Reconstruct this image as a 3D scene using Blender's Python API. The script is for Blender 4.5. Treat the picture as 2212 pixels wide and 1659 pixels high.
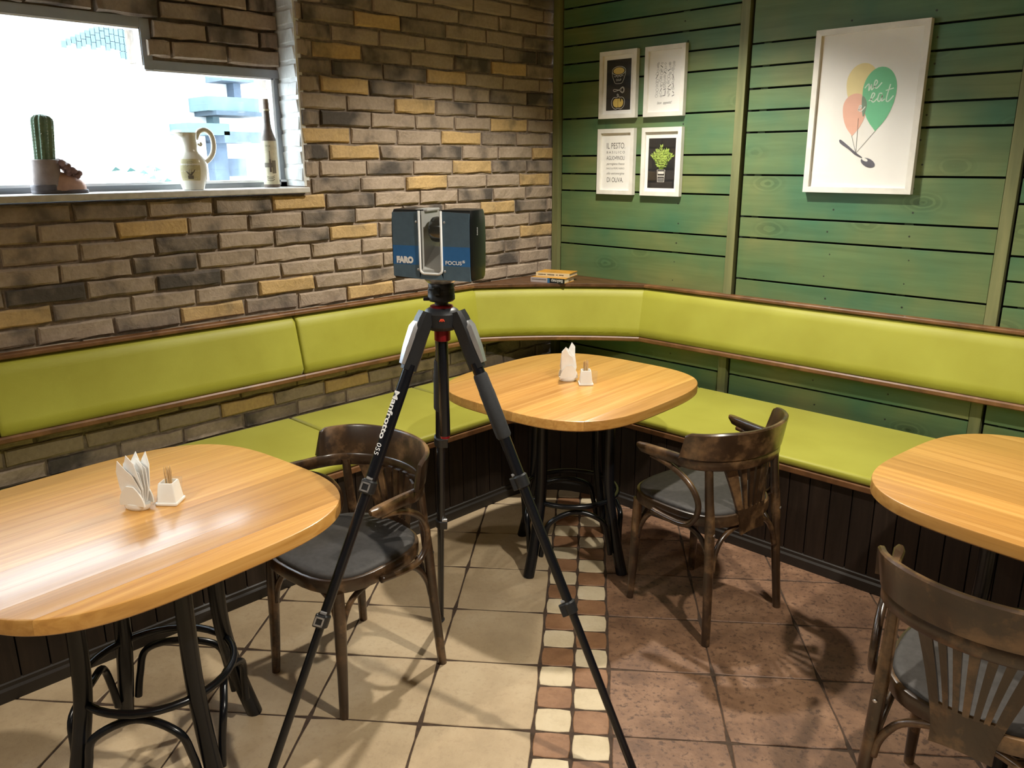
import bpy, bmesh, math, random
from mathutils import Vector, Matrix
from math import sin, cos, pi, radians as rad, sqrt, atan2

# ------------------------------------------------------------------ reset
for o in list(bpy.data.objects):
    bpy.data.objects.remove(o, do_unlink=True)
scene = bpy.context.scene
COL = scene.collection
RNG = random.Random(7)

# ------------------------------------------------------------------ camera
FPX, YAW, PITCH, ROLL = 1744.97, rad(44.617), rad(15.471), rad(0.221)
CAM = Vector((3.25, -3.65, 1.6))
fw = Vector((-sin(YAW) * cos(PITCH), cos(YAW) * cos(PITCH), -sin(PITCH)))
rt = Vector((cos(YAW), sin(YAW), 0))
dn = fw.cross(rt)
r2 = rt * cos(ROLL) + dn * sin(ROLL)
d2 = -rt * sin(ROLL) + dn * cos(ROLL)
cd = bpy.data.cameras.new('camera')
cam = bpy.data.objects.new('camera', cd)
COL.objects.link(cam)
up, bk = -d2, -fw
cam.matrix_world = Matrix(((r2.x, up.x, bk.x, CAM.x), (r2.y, up.y, bk.y, CAM.y),
                           (r2.z, up.z, bk.z, CAM.z), (0, 0, 0, 1)))
cd.sensor_fit = 'HORIZONTAL'
cd.sensor_width = 36.0
cd.lens = FPX / 2212 * 36.0
cd.clip_start = 0.02
scene.camera = cam

# ------------------------------------------------------------------ world, lamps, exposure
world = bpy.data.worlds.new('overcast_sky')
scene.world = world
world.use_nodes = True
bgn = world.node_tree.nodes['Background']
bgn.inputs[0].default_value = (0.80, 0.91, 1.0, 1)
bgn.inputs[1].default_value = 15.0

vs = scene.view_settings
vs.view_transform = 'Standard'
vs.look = 'None'
vs.exposure = 0.2
vs.gamma = 1.0
vs.use_curve_mapping = False


def spot(name, loc, target, watts, size, blend=0.6, color=(1.0, 0.86, 0.66), radius=0.04):
    l = bpy.data.lights.new(name, 'SPOT')
    l.energy = watts
    l.spot_size = rad(size)
    l.spot_blend = blend
    l.color = color
    l.shadow_soft_size = radius
    o = bpy.data.objects.new(name, l)
    COL.objects.link(o)
    o.location = loc
    d = Vector(target) - Vector(loc)
    o.rotation_euler = d.to_track_quat('-Z', 'Y').to_euler()
    return o


WARM = (1.0, 0.935, 0.82)
spot('ceiling_or_fill_spot', (1.15, -0.90, 2.70), (1.15, -1.00, 0.0), 205, 122, 0.65, WARM)
spot('ceiling_or_fill_spot', (3.35, -2.15, 2.70), (3.05, -1.75, 0.0), 205, 124, 0.6, WARM)
spot('ceiling_or_fill_spot', (1.60, -4.60, 2.70), (1.60, -4.20, 0.0), 115, 118, 0.7, WARM)  # unseen fill lamp, added to brighten the camera-facing sides at left
spot('ceiling_or_fill_spot', (4.60, -4.40, 2.70), (4.40, -4.20, 0.0), 70, 118, 0.7, WARM)  # unseen lamp added as weak ambient fill




# ------------------------------------------------------------------ materials
def newmat(name):
    m = bpy.data.materials.new(name)
    m.use_nodes = True
    nt = m.node_tree
    b = nt.nodes['Principled BSDF']
    return m, nt, b


def N(nt, kind, **kw):
    n = nt.nodes.new(kind)
    for k, v in kw.items():
        if k.startswith('_'):
            setattr(n, k[1:], v)
        else:
            key = k.replace('__', ' ')
            n.inputs[key].default_value = v
    return n


def L(nt, a, b):
    nt.links.new(a, b)


def coords(nt, scale=(1, 1, 1), rand=True, coord='Object'):
    tc = N(nt, 'ShaderNodeTexCoord')
    mp = N(nt, 'ShaderNodeMapping')
    mp.inputs['Scale'].default_value = scale
    if rand:
        oi = N(nt, 'ShaderNodeObjectInfo')
        ml = N(nt, 'ShaderNodeMath', _operation='MULTIPLY')
        ml.inputs[1].default_value = 37.0
        L(nt, oi.outputs['Random'], ml.inputs[0])
        ad = N(nt, 'ShaderNodeVectorMath', _operation='ADD')
        L(nt, tc.outputs[coord], ad.inputs[0])
        L(nt, ml.outputs[0], ad.inputs[1])
        L(nt, ad.outputs[0], mp.inputs['Vector'])
    else:
        L(nt, tc.outputs[coord], mp.inputs['Vector'])
    return mp.outputs[0]


def ramp(nt, fac, stops, interp='LINEAR'):
    r = N(nt, 'ShaderNodeValToRGB')
    cr = r.color_ramp
    cr.interpolation = interp
    while len(cr.elements) < len(stops):
        cr.elements.new(0.5)
    for e, (p, c) in zip(cr.elements, stops):
        e.position = p
        e.color = (*c, 1) if len(c) == 3 else c
    L(nt, fac, r.inputs[0])
    return r.outputs[0]


def noise(nt, vec, scale, detail=4, rough=0.55, dist=0.0):
    n = N(nt, 'ShaderNodeTexNoise')
    n.inputs['Scale'].default_value = scale
    n.inputs['Detail'].default_value = detail
    n.inputs['Roughness'].default_value = rough
    n.inputs['Distortion'].default_value = dist
    L(nt, vec, n.inputs['Vector'])
    return n.outputs[0]


def mix(nt, fac, a, b, mode='MIX'):
    m = N(nt, 'ShaderNodeMix', _data_type='RGBA', _blend_type=mode)
    if isinstance(fac, (int, float)):
        m.inputs[0].default_value = fac
    else:
        L(nt, fac, m.inputs[0])
    for s, v in ((6, a), (7, b)):
        if isinstance(v, tuple):
            m.inputs[s].default_value = (*v, 1) if len(v) == 3 else v
        else:
            L(nt, v, m.inputs[s])
    return m.outputs[2]


def bump(nt, b, h, strength=0.3, dist=0.01):
    n = N(nt, 'ShaderNodeBump')
    n.inputs['Strength'].default_value = strength
    n.inputs['Distance'].default_value = dist
    L(nt, h, n.inputs['Height'])
    L(nt, n.outputs[0], b.inputs['Normal'])


def plain(name, c, rough=0.5, metal=0.0, nscale=25, nvar=0.12, bmp=0.05, coat=0.0, spec=0.5):
    """A colour with a little procedural mottling."""
    m, nt, b = newmat(name)
    v = coords(nt)
    n = noise(nt, v, nscale)
    lo = tuple(x * (1 - nvar) for x in c)
    hi = tuple(min(1, x * (1 + nvar)) for x in c)
    L(nt, ramp(nt, n, [(0.3, lo), (0.7, hi)]), b.inputs['Base Color'])
    b.inputs['Roughness'].default_value = rough
    b.inputs['Metallic'].default_value = metal
    b.inputs['Coat Weight'].default_value = coat
    b.inputs['Specular IOR Level'].default_value = spec
    if bmp:
        bump(nt, b, noise(nt, v, nscale * 6, 3), bmp, 0.002)
    return m


def wood(name, cols, grain=(40, 2, 40), rough=0.4, bmp=0.08, coat=0.0, wear=None, objvar=0.0, coat_rough=0.1):
    """Grain noise stretched along one local axis; cols = dark, mid, light."""
    m, nt, b = newmat(name)
    v = coords(nt, grain)
    n1 = noise(nt, v, 1.0, 6, 0.6, 0.6)
    col = ramp(nt, n1, [(0.28, cols[0]), (0.5, cols[1]), (0.72, cols[2])])
    if objvar:
        oi = N(nt, 'ShaderNodeObjectInfo')
        tint = ramp(nt, oi.outputs['Random'], [(0.0, (1 - objvar, 1 - objvar * 1.1, 1 - objvar * 1.3)),
                                               (0.5, (1, 1, 1)),
                                               (1.0, (1 + objvar * .5, 1 + objvar * .55, 1 + objvar * .6))])
        col = mix(nt, 1.0, col, tint, 'MULTIPLY')
    if wear:
        w = noise(nt, coords(nt), 9, 5, 0.65)
        col = mix(nt, ramp(nt, w, [(0.5, (0, 0, 0)), (0.68, (1, 1, 1))]), col, wear)
    L(nt, col, b.inputs['Base Color'])
    b.inputs['Roughness'].default_value = rough
    b.inputs['Coat Weight'].default_value = coat
    b.inputs['Coat Roughness'].default_value = coat_rough
    if bmp:
        bump(nt, b, n1, bmp, 0.004)
    return m


def brickmat(name, light, mid, dark, darkpos):
    m, nt, b = newmat(name)
    v = coords(nt, (1, 0.26, 1))
    big = noise(nt, v, 5.5, 3, 0.5)
    fine = noise(nt, v, 70, 5, 0.6)
    c = ramp(nt, big, [(darkpos, dark), (darkpos + 0.13, mid), (darkpos + 0.32, light)])
    c = mix(nt, 0.35, c, ramp(nt, fine, [(0.3, (0.55, 0.52, 0.5)), (0.7, (1.25, 1.22, 1.2))]), 'MULTIPLY')
    L(nt, c, b.inputs['Base Color'])
    b.inputs['Roughness'].default_value = 0.85
    rel = noise(nt, v, 22, 6, 0.65, 0.5)
    bump(nt, b, rel, 0.7, 0.010)
    return m


M = {}
M['brick_tan'] = brickmat('brick_tan', (0.375, 0.297, 0.225), (0.325, 0.255, 0.192), (0.14, 0.113, 0.092), 0.31)
M['brick_grey'] = brickmat('brick_grey', (0.34, 0.27, 0.205), (0.235, 0.188, 0.148), (0.075, 0.063, 0.054), 0.41)
M['brick_yellow'] = brickmat('brick_yellow', (0.52, 0.355, 0.16), (0.45, 0.31, 0.145), (0.22, 0.165, 0.09), 0.27)
M['brick_pale'] = plain('brick_pale', (0.62, 0.62, 0.60), 0.8, nscale=30, bmp=0.5)  # niche reveal bricks, window daylight put into the pale colour
M['mortar'] = plain('mortar', (0.225, 0.177, 0.135), 0.95, nscale=45, nvar=0.3, bmp=0.5)
M['grout'] = plain('grout', (0.055, 0.033, 0.02), 0.95, nscale=60, nvar=0.35, bmp=0.4)
M['plaster'] = plain('plaster', (0.52, 0.47, 0.41), 0.9, nscale=12, nvar=0.06)


def tilemat(name, a, b_, c, spots, sc, rough=0.55):
    m, nt, b = newmat(name)
    v = coords(nt)
    n = noise(nt, v, sc, 5, 0.6)
    col = ramp(nt, n, [(0.28, a), (0.5, b_), (0.72, c)])
    n2 = noise(nt, v, 55, 4, 0.7)
    col = mix(nt, ramp(nt, n2, [(0.53, (0, 0, 0)), (0.63, (spots[3],) * 3)]), col, spots[:3])
    L(nt, col, b.inputs['Base Color'])
    b.inputs['Roughness'].default_value = rough
    bump(nt, b, n2, 0.35, 0.004)
    return m


M['tile_beige'] = tilemat('tile_beige', (0.37, 0.275, 0.165), (0.445, 0.335, 0.205), (0.51, 0.40, 0.255), (0.30, 0.21, 0.13, 0.25), 5)
M['tile_red'] = tilemat('tile_red', (0.115, 0.060, 0.034), (0.185, 0.098, 0.054), (0.275, 0.155, 0.090), (0.075, 0.038, 0.022, 0.85), 9)
M['mosaic_beige'] = tilemat('mosaic_beige', (0.50, 0.40, 0.25), (0.58, 0.475, 0.31), (0.62, 0.52, 0.36), (0.4, 0.3, 0.2, 0.2), 8)
M['mosaic_brown'] = tilemat('mosaic_brown', (0.17, 0.082, 0.038), (0.25, 0.125, 0.060), (0.32, 0.170, 0.088), (0.15, 0.07, 0.03, 0.3), 9)


def greenmat():
    m, nt, b = newmat('green_stained_board')
    v = coords(nt, (1.0, 1, 1))
    vg = coords(nt, (2.2, 30, 30))
    # knots: rings around sparse cell centres bend the grain
    vk = coords(nt, (1.15, 1, 2.3))
    vo = N(nt, 'ShaderNodeTexVoronoi')
    vo.inputs['Scale'].default_value = 2.1
    L(nt, vk, vo.inputs['Vector'])
    dist = vo.outputs['Distance']
    ringm = N(nt, 'ShaderNodeMath', _operation='MULTIPLY')
    L(nt, dist, ringm.inputs[0])
    ringm.inputs[1].default_value = 85
    addn = N(nt, 'ShaderNodeMath', _operation='ADD')
    L(nt, ringm.outputs[0], addn.inputs[0])
    nn = noise(nt, v, 9, 3)
    nm = N(nt, 'ShaderNodeMath', _operation='MULTIPLY')
    L(nt, nn, nm.inputs[0])
    nm.inputs[1].default_value = 9
    L(nt, nm.outputs[0], addn.inputs[1])
    sn = N(nt, 'ShaderNodeMath', _operation='SINE')
    L(nt, addn.outputs[0], sn.inputs[0])
    near = ramp(nt, dist, [(0.0, (1, 1, 1)), (0.08, (0.9, 0.9, 0.9)), (0.27, (0, 0, 0))])
    grain = noise(nt, vg, 1.0, 6, 0.6, 0.4)
    big = noise(nt, v, 2.3, 3, 0.5)
    base = ramp(nt, big, [(0.30, (0.052, 0.150, 0.075)), (0.50, (0.105, 0.170, 0.066)), (0.70, (0.178, 0.195, 0.068))])
    base = mix(nt, 0.55, base, ramp(nt, grain, [(0.3, (0.62, 0.66, 0.62)), (0.7, (1.2, 1.18, 1.2))]), 'MULTIPLY')
    rc = ramp(nt, sn.outputs[0], [(0.2, (0.50, 0.56, 0.50)), (0.6, (1.08, 1.06, 1.0))])
    base = mix(nt, near, base, mix(nt, 0.75, base, rc, 'MULTIPLY'))
    core = ramp(nt, dist, [(0.03, (1, 1, 1)), (0.065, (0, 0, 0))])
    base = mix(nt, core, base, mix(nt, 0.7, base, (0.25, 0.33, 0.2), 'MULTIPLY'))
    L(nt, base, b.inputs['Base Color'])
    b.inputs['Roughness'].default_value = 0.5
    bump(nt, b, grain, 0.12, 0.004)
    return m


M['green'] = greenmat()
M['green_post'] = wood('green_stained_post', ((0.12, 0.135, 0.055), (0.17, 0.18, 0.075), (0.22, 0.22, 0.095)), (30, 30, 2), 0.5, 0.08)
M['green_batten'] = plain('green_batten', (0.10, 0.15, 0.06), 0.7)
M['cavity'] = plain('dark_cavity', (0.004, 0.007, 0.004), 0.95, bmp=0)
M['nail'] = plain('nail_head', (0.02, 0.025, 0.015), 0.6, bmp=0)

M['table'] = wood('table_oak', ((0.42, 0.195, 0.042), (0.53, 0.265, 0.062), (0.63, 0.35, 0.105)), (55, 1.6, 55), 0.40, 0.10, 0.38, objvar=0.22, coat_rough=0.19)
M['table_end'] = M['table']
M['chair'] = wood('chair_dark_beech', ((0.017, 0.0085, 0.004), (0.036, 0.018, 0.008), (0.078, 0.041, 0.018)), (9, 9, 9), 0.32, 0.06, 0.4, wear=(0.19, 0.105, 0.046), coat_rough=0.2)
M['leather'] = plain('dark_leatherette', (0.042, 0.038, 0.035), 0.62, nscale=60, nvar=0.2, bmp=0.15, spec=0.3)
M['black_metal'] = plain('black_lacquered_steel', (0.004, 0.005, 0.007), 0.25, nscale=40, bmp=0.02, spec=0.4)
M['tripod_tube'] = plain('black_anodised_tube', (0.004, 0.005, 0.008), 0.24, 0.0, 60, 0.1, 0.0, spec=0.45)
M['tripod_plastic'] = plain('black_plastic', (0.011, 0.012, 0.014), 0.42, nscale=80, bmp=0.08)
M['foam_grip'] = plain('grey_foam_grip', (0.022, 0.024, 0.027), 0.8, nscale=120, bmp=0.3)
M['silver'] = plain('satin_silver', (0.62, 0.63, 0.66), 0.3, 0.85, 40, 0.05, 0.0)
M['red_anod'] = plain('red_anodised', (0.22, 0.008, 0.012), 0.3, 0.4, 40, 0.1, 0.0)
M['red_mark'] = plain('red_mark', (0.75, 0.07, 0.03), 0.5, bmp=0)
M['white_print'] = plain('white_print', (0.85, 0.85, 0.85), 0.6, bmp=0, nvar=0.02)
M['black_gloss'] = plain('black_gloss_shell', (0.006, 0.007, 0.007), 0.32, nscale=30, bmp=0.0, spec=0.35)
M['slate'] = plain('slate_grey_panel', (0.080, 0.130, 0.175), 0.34, nscale=60, nvar=0.08, bmp=0.06)
M['blue_band'] = plain('blue_panel_band', (0.030, 0.140, 0.36), 0.34, nscale=60, nvar=0.06, bmp=0.06)
M['light_grey'] = plain('light_grey_shell', (0.42, 0.42, 0.40), 0.4, nscale=40, nvar=0.04, bmp=0.0)
M['rim_white'] = plain('white_shell_rim', (0.82, 0.82, 0.80), 0.4, bmp=0, nvar=0.02)
M['mirror_drum'] = plain('dark_mirror_drum', (0.10, 0.11, 0.11), 0.12, 0.7, 40, 0.1, 0.0)
M['rail'] = wood('bench_rail_wood', ((0.085, 0.036, 0.012), (0.155, 0.068, 0.024), (0.23, 0.108, 0.042)), (10, 10, 10), 0.45, 0.1)
M['shelf'] = wood('dark_shelf_wood', ((0.050, 0.021, 0.008), (0.095, 0.042, 0.016), (0.14, 0.063, 0.025)), (6, 22, 22), 0.4, 0.08)
M['base_plank'] = wood('bench_base_plank', ((0.009, 0.005, 0.003), (0.019, 0.011, 0.007), (0.034, 0.020, 0.013)), (40, 40, 2.5), 0.5, 0.1, objvar=0.3)
M['baseboard'] = plain('dark_baseboard', (0.020, 0.016, 0.013), 0.5, nscale=25, bmp=0.08)


def limemat():
    m, nt, b = newmat('lime_leatherette')
    v = coords(nt, rand=False, coord='Object')
    n = noise(nt, v, 3.2, 3)
    L(nt, ramp(nt, n, [(0.3, (0.305, 0.292, 0.020)), (0.7, (0.365, 0.36, 0.036))]), b.inputs['Base Color'])
    b.inputs['Roughness'].default_value = 0.55
    b.inputs['Sheen Weight'].default_value = 0.15
    bump(nt, b, noise(nt, v, 260, 3), 0.10, 0.002)
    return m


M['lime'] = limemat()
M['porcelain'] = plain('white_porcelain', (0.85, 0.84, 0.80), 0.18, nscale=20, nvar=0.02, bmp=0, coat=0.4)
M['paper'] = plain('white_paper', (0.90, 0.90, 0.88), 0.85, nscale=50, nvar=0.03, bmp=0.1)
M['pick'] = plain('pale_pick_wood', (0.62, 0.43, 0.22), 0.7, nscale=90, nvar=0.2)
M['frame_white'] = plain('whitewashed_frame', (0.72, 0.70, 0.64), 0.55, nscale=14, nvar=0.10, bmp=0.1)
M['frame_side'] = M['frame_white']
M['print_white'] = plain('print_paper', (0.88, 0.87, 0.83), 0.8, nscale=20, nvar=0.015, bmp=0)
M['print_black'] = plain('print_black', (0.006, 0.007, 0.009), 0.6, nscale=20, nvar=0.1, bmp=0)
M['ink'] = plain('grey_ink', (0.035, 0.035, 0.035), 0.8, bmp=0)
M['ink_light'] = plain('light_grey_ink', (0.11, 0.11, 0.11), 0.8, bmp=0)
M['p_yellow'] = plain('print_yellow', (0.68, 0.50, 0.13), 0.7, bmp=0, nvar=0.05)
M['p_green'] = plain('print_herb_green', (0.26, 0.42, 0.05), 0.7, nscale=60, nvar=0.4, bmp=0)
M['p_green2'] = plain('print_herb_light', (0.45, 0.60, 0.12), 0.7, nscale=60, nvar=0.3, bmp=0)
M['b_green'] = plain('balloon_green', (0.19, 0.60, 0.33), 0.6, bmp=0, nvar=0.03)
M['b_yellow'] = plain('balloon_yellow', (0.86, 0.74, 0.38), 0.6, bmp=0, nvar=0.03)
M['b_red'] = plain('balloon_red', (0.85, 0.50, 0.38), 0.6, bmp=0, nvar=0.03)
M['b_mix'] = plain('balloon_overlap', (0.22, 0.32, 0.24), 0.6, bmp=0, nvar=0.03)
M['spoon_grey'] = plain('spoon_grey', (0.13, 0.13, 0.16), 0.6, bmp=0)
M['b_word'] = plain('balloon_word', (0.70, 0.86, 0.74), 0.6, bmp=0)


def glassmat(name, tint=(1, 1, 1), refl=0.07, rough=0.02):
    m = bpy.data.materials.new(name)
    m.use_nodes = True
    nt = m.node_tree
    nt.nodes.remove(nt.nodes['Principled BSDF'])
    out = nt.nodes['Material Output']
    tr = N(nt, 'ShaderNodeBsdfTransparent')
    tr.inputs[0].default_value = (*tint, 1)
    gl = N(nt, 'ShaderNodeBsdfGlossy')
    gl.inputs['Roughness'].default_value = rough
    mx = N(nt, 'ShaderNodeMixShader')
    mx.inputs[0].default_value = refl
    L(nt, tr.outputs[0], mx.inputs[1])
    L(nt, gl.outputs[0], mx.inputs[2])
    L(nt, mx.outputs[0], out.inputs[0])
    return m


M['glass'] = glassmat('clear_glass', (0.97, 0.99, 1.0))
M['pic_glass'] = glassmat('picture_glass', (1, 1, 1), 0.05)
M['clear_plastic'] = glassmat('clear_plastic', (0.95, 0.95, 0.95), rough=0.08)
M['upvc'] = plain('grey_window_frame', (0.30, 0.33, 0.37), 0.4, nscale=15, nvar=0.05, bmp=0.02)
M['upvc_white'] = plain('white_window_bead', (0.75, 0.77, 0.80), 0.4, nscale=15, nvar=0.03, bmp=0)
M['sill'] = plain('stone_sill', (0.52, 0.50, 0.47), 0.5, nscale=30, nvar=0.15, bmp=0.1)
M['boot'] = plain('clay_boot', (0.27, 0.215, 0.19), 0.75, nscale=18, nvar=0.25, bmp=0.3)
M['boot_sole'] = plain('dark_clay_sole', (0.13, 0.115, 0.12), 0.7, nscale=20, nvar=0.2, bmp=0.2)
M['boot_toe'] = plain('pink_clay_toe', (0.52, 0.30, 0.21), 0.65, nscale=22, nvar=0.2, bmp=0.2)
M['boot_orn'] = plain('brown_clay_ruffle', (0.21, 0.125, 0.11), 0.7, nscale=40, nvar=0.3, bmp=0.3)
M['cactus'] = plain('cactus_green', (0.14, 0.22, 0.14), 0.65, nscale=30, nvar=0.25, bmp=0.2)
M['spine'] = plain('cactus_spine', (0.55, 0.52, 0.42), 0.6, bmp=0)
M['soil'] = plain('soil', (0.05, 0.035, 0.025), 0.95, nscale=80, nvar=0.4, bmp=0.5)
M['jug'] = plain('cream_glazed_jug', (0.70, 0.66, 0.55), 0.2, nscale=10, nvar=0.04, bmp=0, coat=0.4)
M['jug_label'] = plain('jug_print_panel', (0.50, 0.44, 0.24), 0.4, nscale=18, nvar=0.2, bmp=0)
M['sketch'] = plain('sketch_brown', (0.13, 0.11, 0.075), 0.6, bmp=0)
M['bottle_dark'] = plain('brown_wrapped_bottle_neck', (0.10, 0.075, 0.055), 0.6, nscale=40, nvar=0.3, bmp=0.2)
M['bottle_label'] = plain('cream_bottle_paper', (0.50, 0.45, 0.31), 0.55, nscale=25, nvar=0.25, bmp=0.1)
M['cork'] = plain('bottle_cap', (0.22, 0.17, 0.13), 0.7, nscale=60, nvar=0.2)
M['facade'] = plain('pale_facade', (0.80, 0.80, 0.78), 0.8, nscale=2, nvar=0.03, bmp=0)
M['facade_blue'] = plain('blue_facade_panel', (0.045, 0.085, 0.098), 0.6, nscale=3, nvar=0.25, bmp=0)
M['facade_blue2'] = plain('blue_grey_render', (0.050, 0.072, 0.105), 0.7, nscale=4, nvar=0.3, bmp=0)
M['facade_dark'] = plain('facade_joint', (0.02, 0.035, 0.05), 0.7, bmp=0)
M['pavement'] = plain('pavement', (0.5, 0.49, 0.47), 0.9, nscale=3, nvar=0.1)
M['foliage'] = plain('bush_leaves', (0.03, 0.085, 0.075), 0.7, nscale=8, nvar=0.4)
M['book_orange'] = plain('orange_book_cover', (0.52, 0.26, 0.035), 0.45, nscale=25, nvar=0.25, bmp=0.05)
M['book_pages'] = plain('book_pages', (0.62, 0.52, 0.36), 0.9, nscale=120, nvar=0.15, bmp=0.2)
M['book_cream'] = plain('cream_book_spine', (0.62, 0.52, 0.32), 0.5, nscale=30, nvar=0.08, bmp=0)
M['book_black'] = plain('black_book_spine', (0.012, 0.014, 0.018), 0.4, bmp=0)
M['book_grey'] = plain('lilac_grey_book_spine', (0.42, 0.37, 0.36), 0.5, nscale=30, nvar=0.06, bmp=0)
M['book_blue'] = plain('blue_book_band', (0.03, 0.14, 0.30), 0.45, bmp=0)


# ------------------------------------------------------------------ mesh helpers
class MB:
    def __init__(s):
        s.v = []
        s.f = []

    def add(s, vs_, fs):
        o = len(s.v)
        s.v += [tuple(p) for p in vs_]
        s.f += [tuple(i + o for i in f) for f in fs]
        return s

    def box(s, c, d, rot=None):
        x, y, z = (q / 2 for q in d)
        P = [Vector((a * x, b * y, e * z)) for a in (-1, 1) for b in (-1, 1) for e in (-1, 1)]
        if rot is not None:
            P = [rot @ p for p in P]
        P = [p + Vector(c) for p in P]
        return s.add(P, [(0, 1, 3, 2), (4, 6, 7, 5), (0, 4, 5, 1), (2, 3, 7, 6), (0, 2, 6, 4), (1, 5, 7, 3)])

    def rings(s, R, closed=True, cap=True, loop=False):
        """Loft a list of rings of equal length."""
        n = len(R[0])
        vs_ = [p for r in R for p in r]
        fs = []
        m = len(R)
        for i in range(m if loop else m - 1):
            a, b = i * n, ((i + 1) % m) * n
            for j in range(n if closed else n - 1):
                k = (j + 1) % n
                fs.append((a + j, a + k, b + k, b + j))
        if cap and not loop:
            fs.append(tuple(range(n - 1, -1, -1)))
            fs.append(tuple((m - 1) * n + j for j in range(n)))
        return s.add(vs_, fs)

    def tube(s, pts, r, seg=10, loop=False, flat=None, upv=None):
        pts = [Vector(p) for p in pts]
        m = len(pts)
        R = []
        prev = None
        for i, p in enumerate(pts):
            if loop:
                t = pts[(i + 1) % m] - pts[i - 1]
            else:
                t = pts[min(i + 1, m - 1)] - pts[max(i - 1, 0)]
            t.normalize()
            if upv is not None:
                a = Vector(upv)
            elif prev is None:
                a = Vector((0, 0, 1)) if abs(t.z) < 0.9 else Vector((1, 0, 0))
            else:
                a = prev
            b = (a - t * a.dot(t)).normalized()
            prev = b
            c = t.cross(b)
            ri = r[i] if isinstance(r, (list, tuple)) else r
            fl = flat or 1.0
            R.append([p + (b * cos(2 * pi * j / seg) + c * sin(2 * pi * j / seg) * fl) * ri for j in range(seg)])
        return s.rings(R, loop=loop)

    def lathe(s, prof, seg=24, c=(0, 0, 0), cap=True):
        R = [[(c[0] + r * cos(2 * pi * j / seg), c[1] + r * sin(2 * pi * j / seg), c[2] + z) for j in range(seg)] for r, z in prof]
        return s.rings(R, cap=cap)

    def prism(s, poly, z0, z1):
        return s.rings([[(x, y, z0) for x, y in poly], [(x, y, z1) for x, y in poly]])

    def rprism(s, poly, z0, z1, r, top=True, bot=True, k=3):
        """Prism with rounded top and bottom edges."""
        R = []
        if bot:
            for i in range(k + 1):
                a = pi / 2 * i / k
                R.append((r * (1 - sin(a)), z0 + r * (1 - cos(a))))
        else:
            R.append((0, z0))
        if top:
            for i in range(k + 1):
                a = pi / 2 * i / k
                R.append((r * (1 - cos(a)), z1 - r * (1 - sin(a))))
        else:
            R.append((0, z1))
        if top:
            R.append((R[-1][0] + 0.004, z1))
        if bot:
            R.insert(0, (R[0][0] + 0.004, z0))
        rs = []
        for off, z in R:
            rs.append([(x, y, z) for x, y in inset(poly, off)])
        return s.rings(rs)

    def build(s, name, mat, parent=None, smooth=False, bevel=0.0, auto=None):
        me = bpy.data.meshes.new(name)
        me.from_pydata(s.v, [], s.f)
        bm = bmesh.new()
        bm.from_mesh(me)
        bmesh.ops.recalc_face_normals(bm, faces=bm.faces)
        if bevel:
            bmesh.ops.bevel(bm, geom=list(bm.edges), offset=bevel, segments=2, affect='EDGES', profile=0.5)
        bm.to_mesh(me)
        bm.free()
        me.materials.append(M[mat])
        if smooth:
            me.polygons.foreach_set('use_smooth', [True] * len(me.polygons))
            if auto is not None:
                try:
                    me.set_sharp_from_angle(angle=rad(auto))
                except Exception:
                    pass
        return obj(name, me, parent)


def inset(poly, d):
    if abs(d) < 1e-9:
        return list(poly)
    n = len(poly)
    A = sum(poly[i][0] * poly[(i + 1) % n][1] - poly[(i + 1) % n][0] * poly[i][1] for i in range(n))
    sg = 1 if A > 0 else -1
    out = []
    for i in range(n):
        p0, p1, p2 = (Vector(poly[i - 1]), Vector(poly[i]), Vector(poly[(i + 1) % n]))
        e1 = (p1 - p0)
        e2 = (p2 - p1)
        e1 = e1.normalized() if e1.length > 1e-9 else e2.normalized()
        e2 = e2.normalized() if e2.length > 1e-9 else e1
        n1 = Vector((-e1.y, e1.x)) * sg
        n2 = Vector((-e2.y, e2.x)) * sg
        b = n1 + n2
        b = b / max(0.35, b.length_squared / 2)
        q = p1 + b * d
        out.append((q.x, q.y))
    return out


def obj(name, data, parent=None):
    o = bpy.data.objects.new(name, data)
    COL.objects.link(o)
    if parent is not None:
        o.parent = parent
    return o


def thing(name, label, cat, loc=(0, 0, 0), rz=0.0, group=None):
    o = obj(name, None)
    o.empty_display_size = 0.05
    o.location = loc
    o.rotation_euler = (0, 0, rz)
    tag(o, label, cat, group)
    return o


def tag(o, label, cat, group=None, kind=None):
    o['label'] = label
    o['category'] = cat
    if group:
        o['group'] = group
    if kind:
        o['kind'] = kind
    return o


def struct(o, label, cat):
    tag(o, label, cat, kind='structure')
    return o


def dup(root, loc, rz, label, group=None):
    r = root.copy()
    COL.objects.link(r)
    r.location = loc
    r.rotation_euler = (0, 0, rz)
    r['label'] = label
    if group:
        r['group'] = group
    for ch in list(root.children):
        c = ch.copy()
        COL.objects.link(c)
        c.parent = r
        for g in list(ch.children):
            d = g.copy()
            COL.objects.link(d)
            d.parent = c
    return r


def bez(p0, p1, p2, p3=None, n=12):
    out = []
    for i in range(n + 1):
        t = i / n
        if p3 is None:
            out.append(Vector(p0) * (1 - t) ** 2 + Vector(p1) * 2 * t * (1 - t) + Vector(p2) * t * t)
        else:
            out.append(Vector(p0) * (1 - t) ** 3 + Vector(p1) * 3 * t * (1 - t) ** 2 + Vector(p2) * 3 * t * t * (1 - t) + Vector(p3) * t ** 3)
    return out


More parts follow.
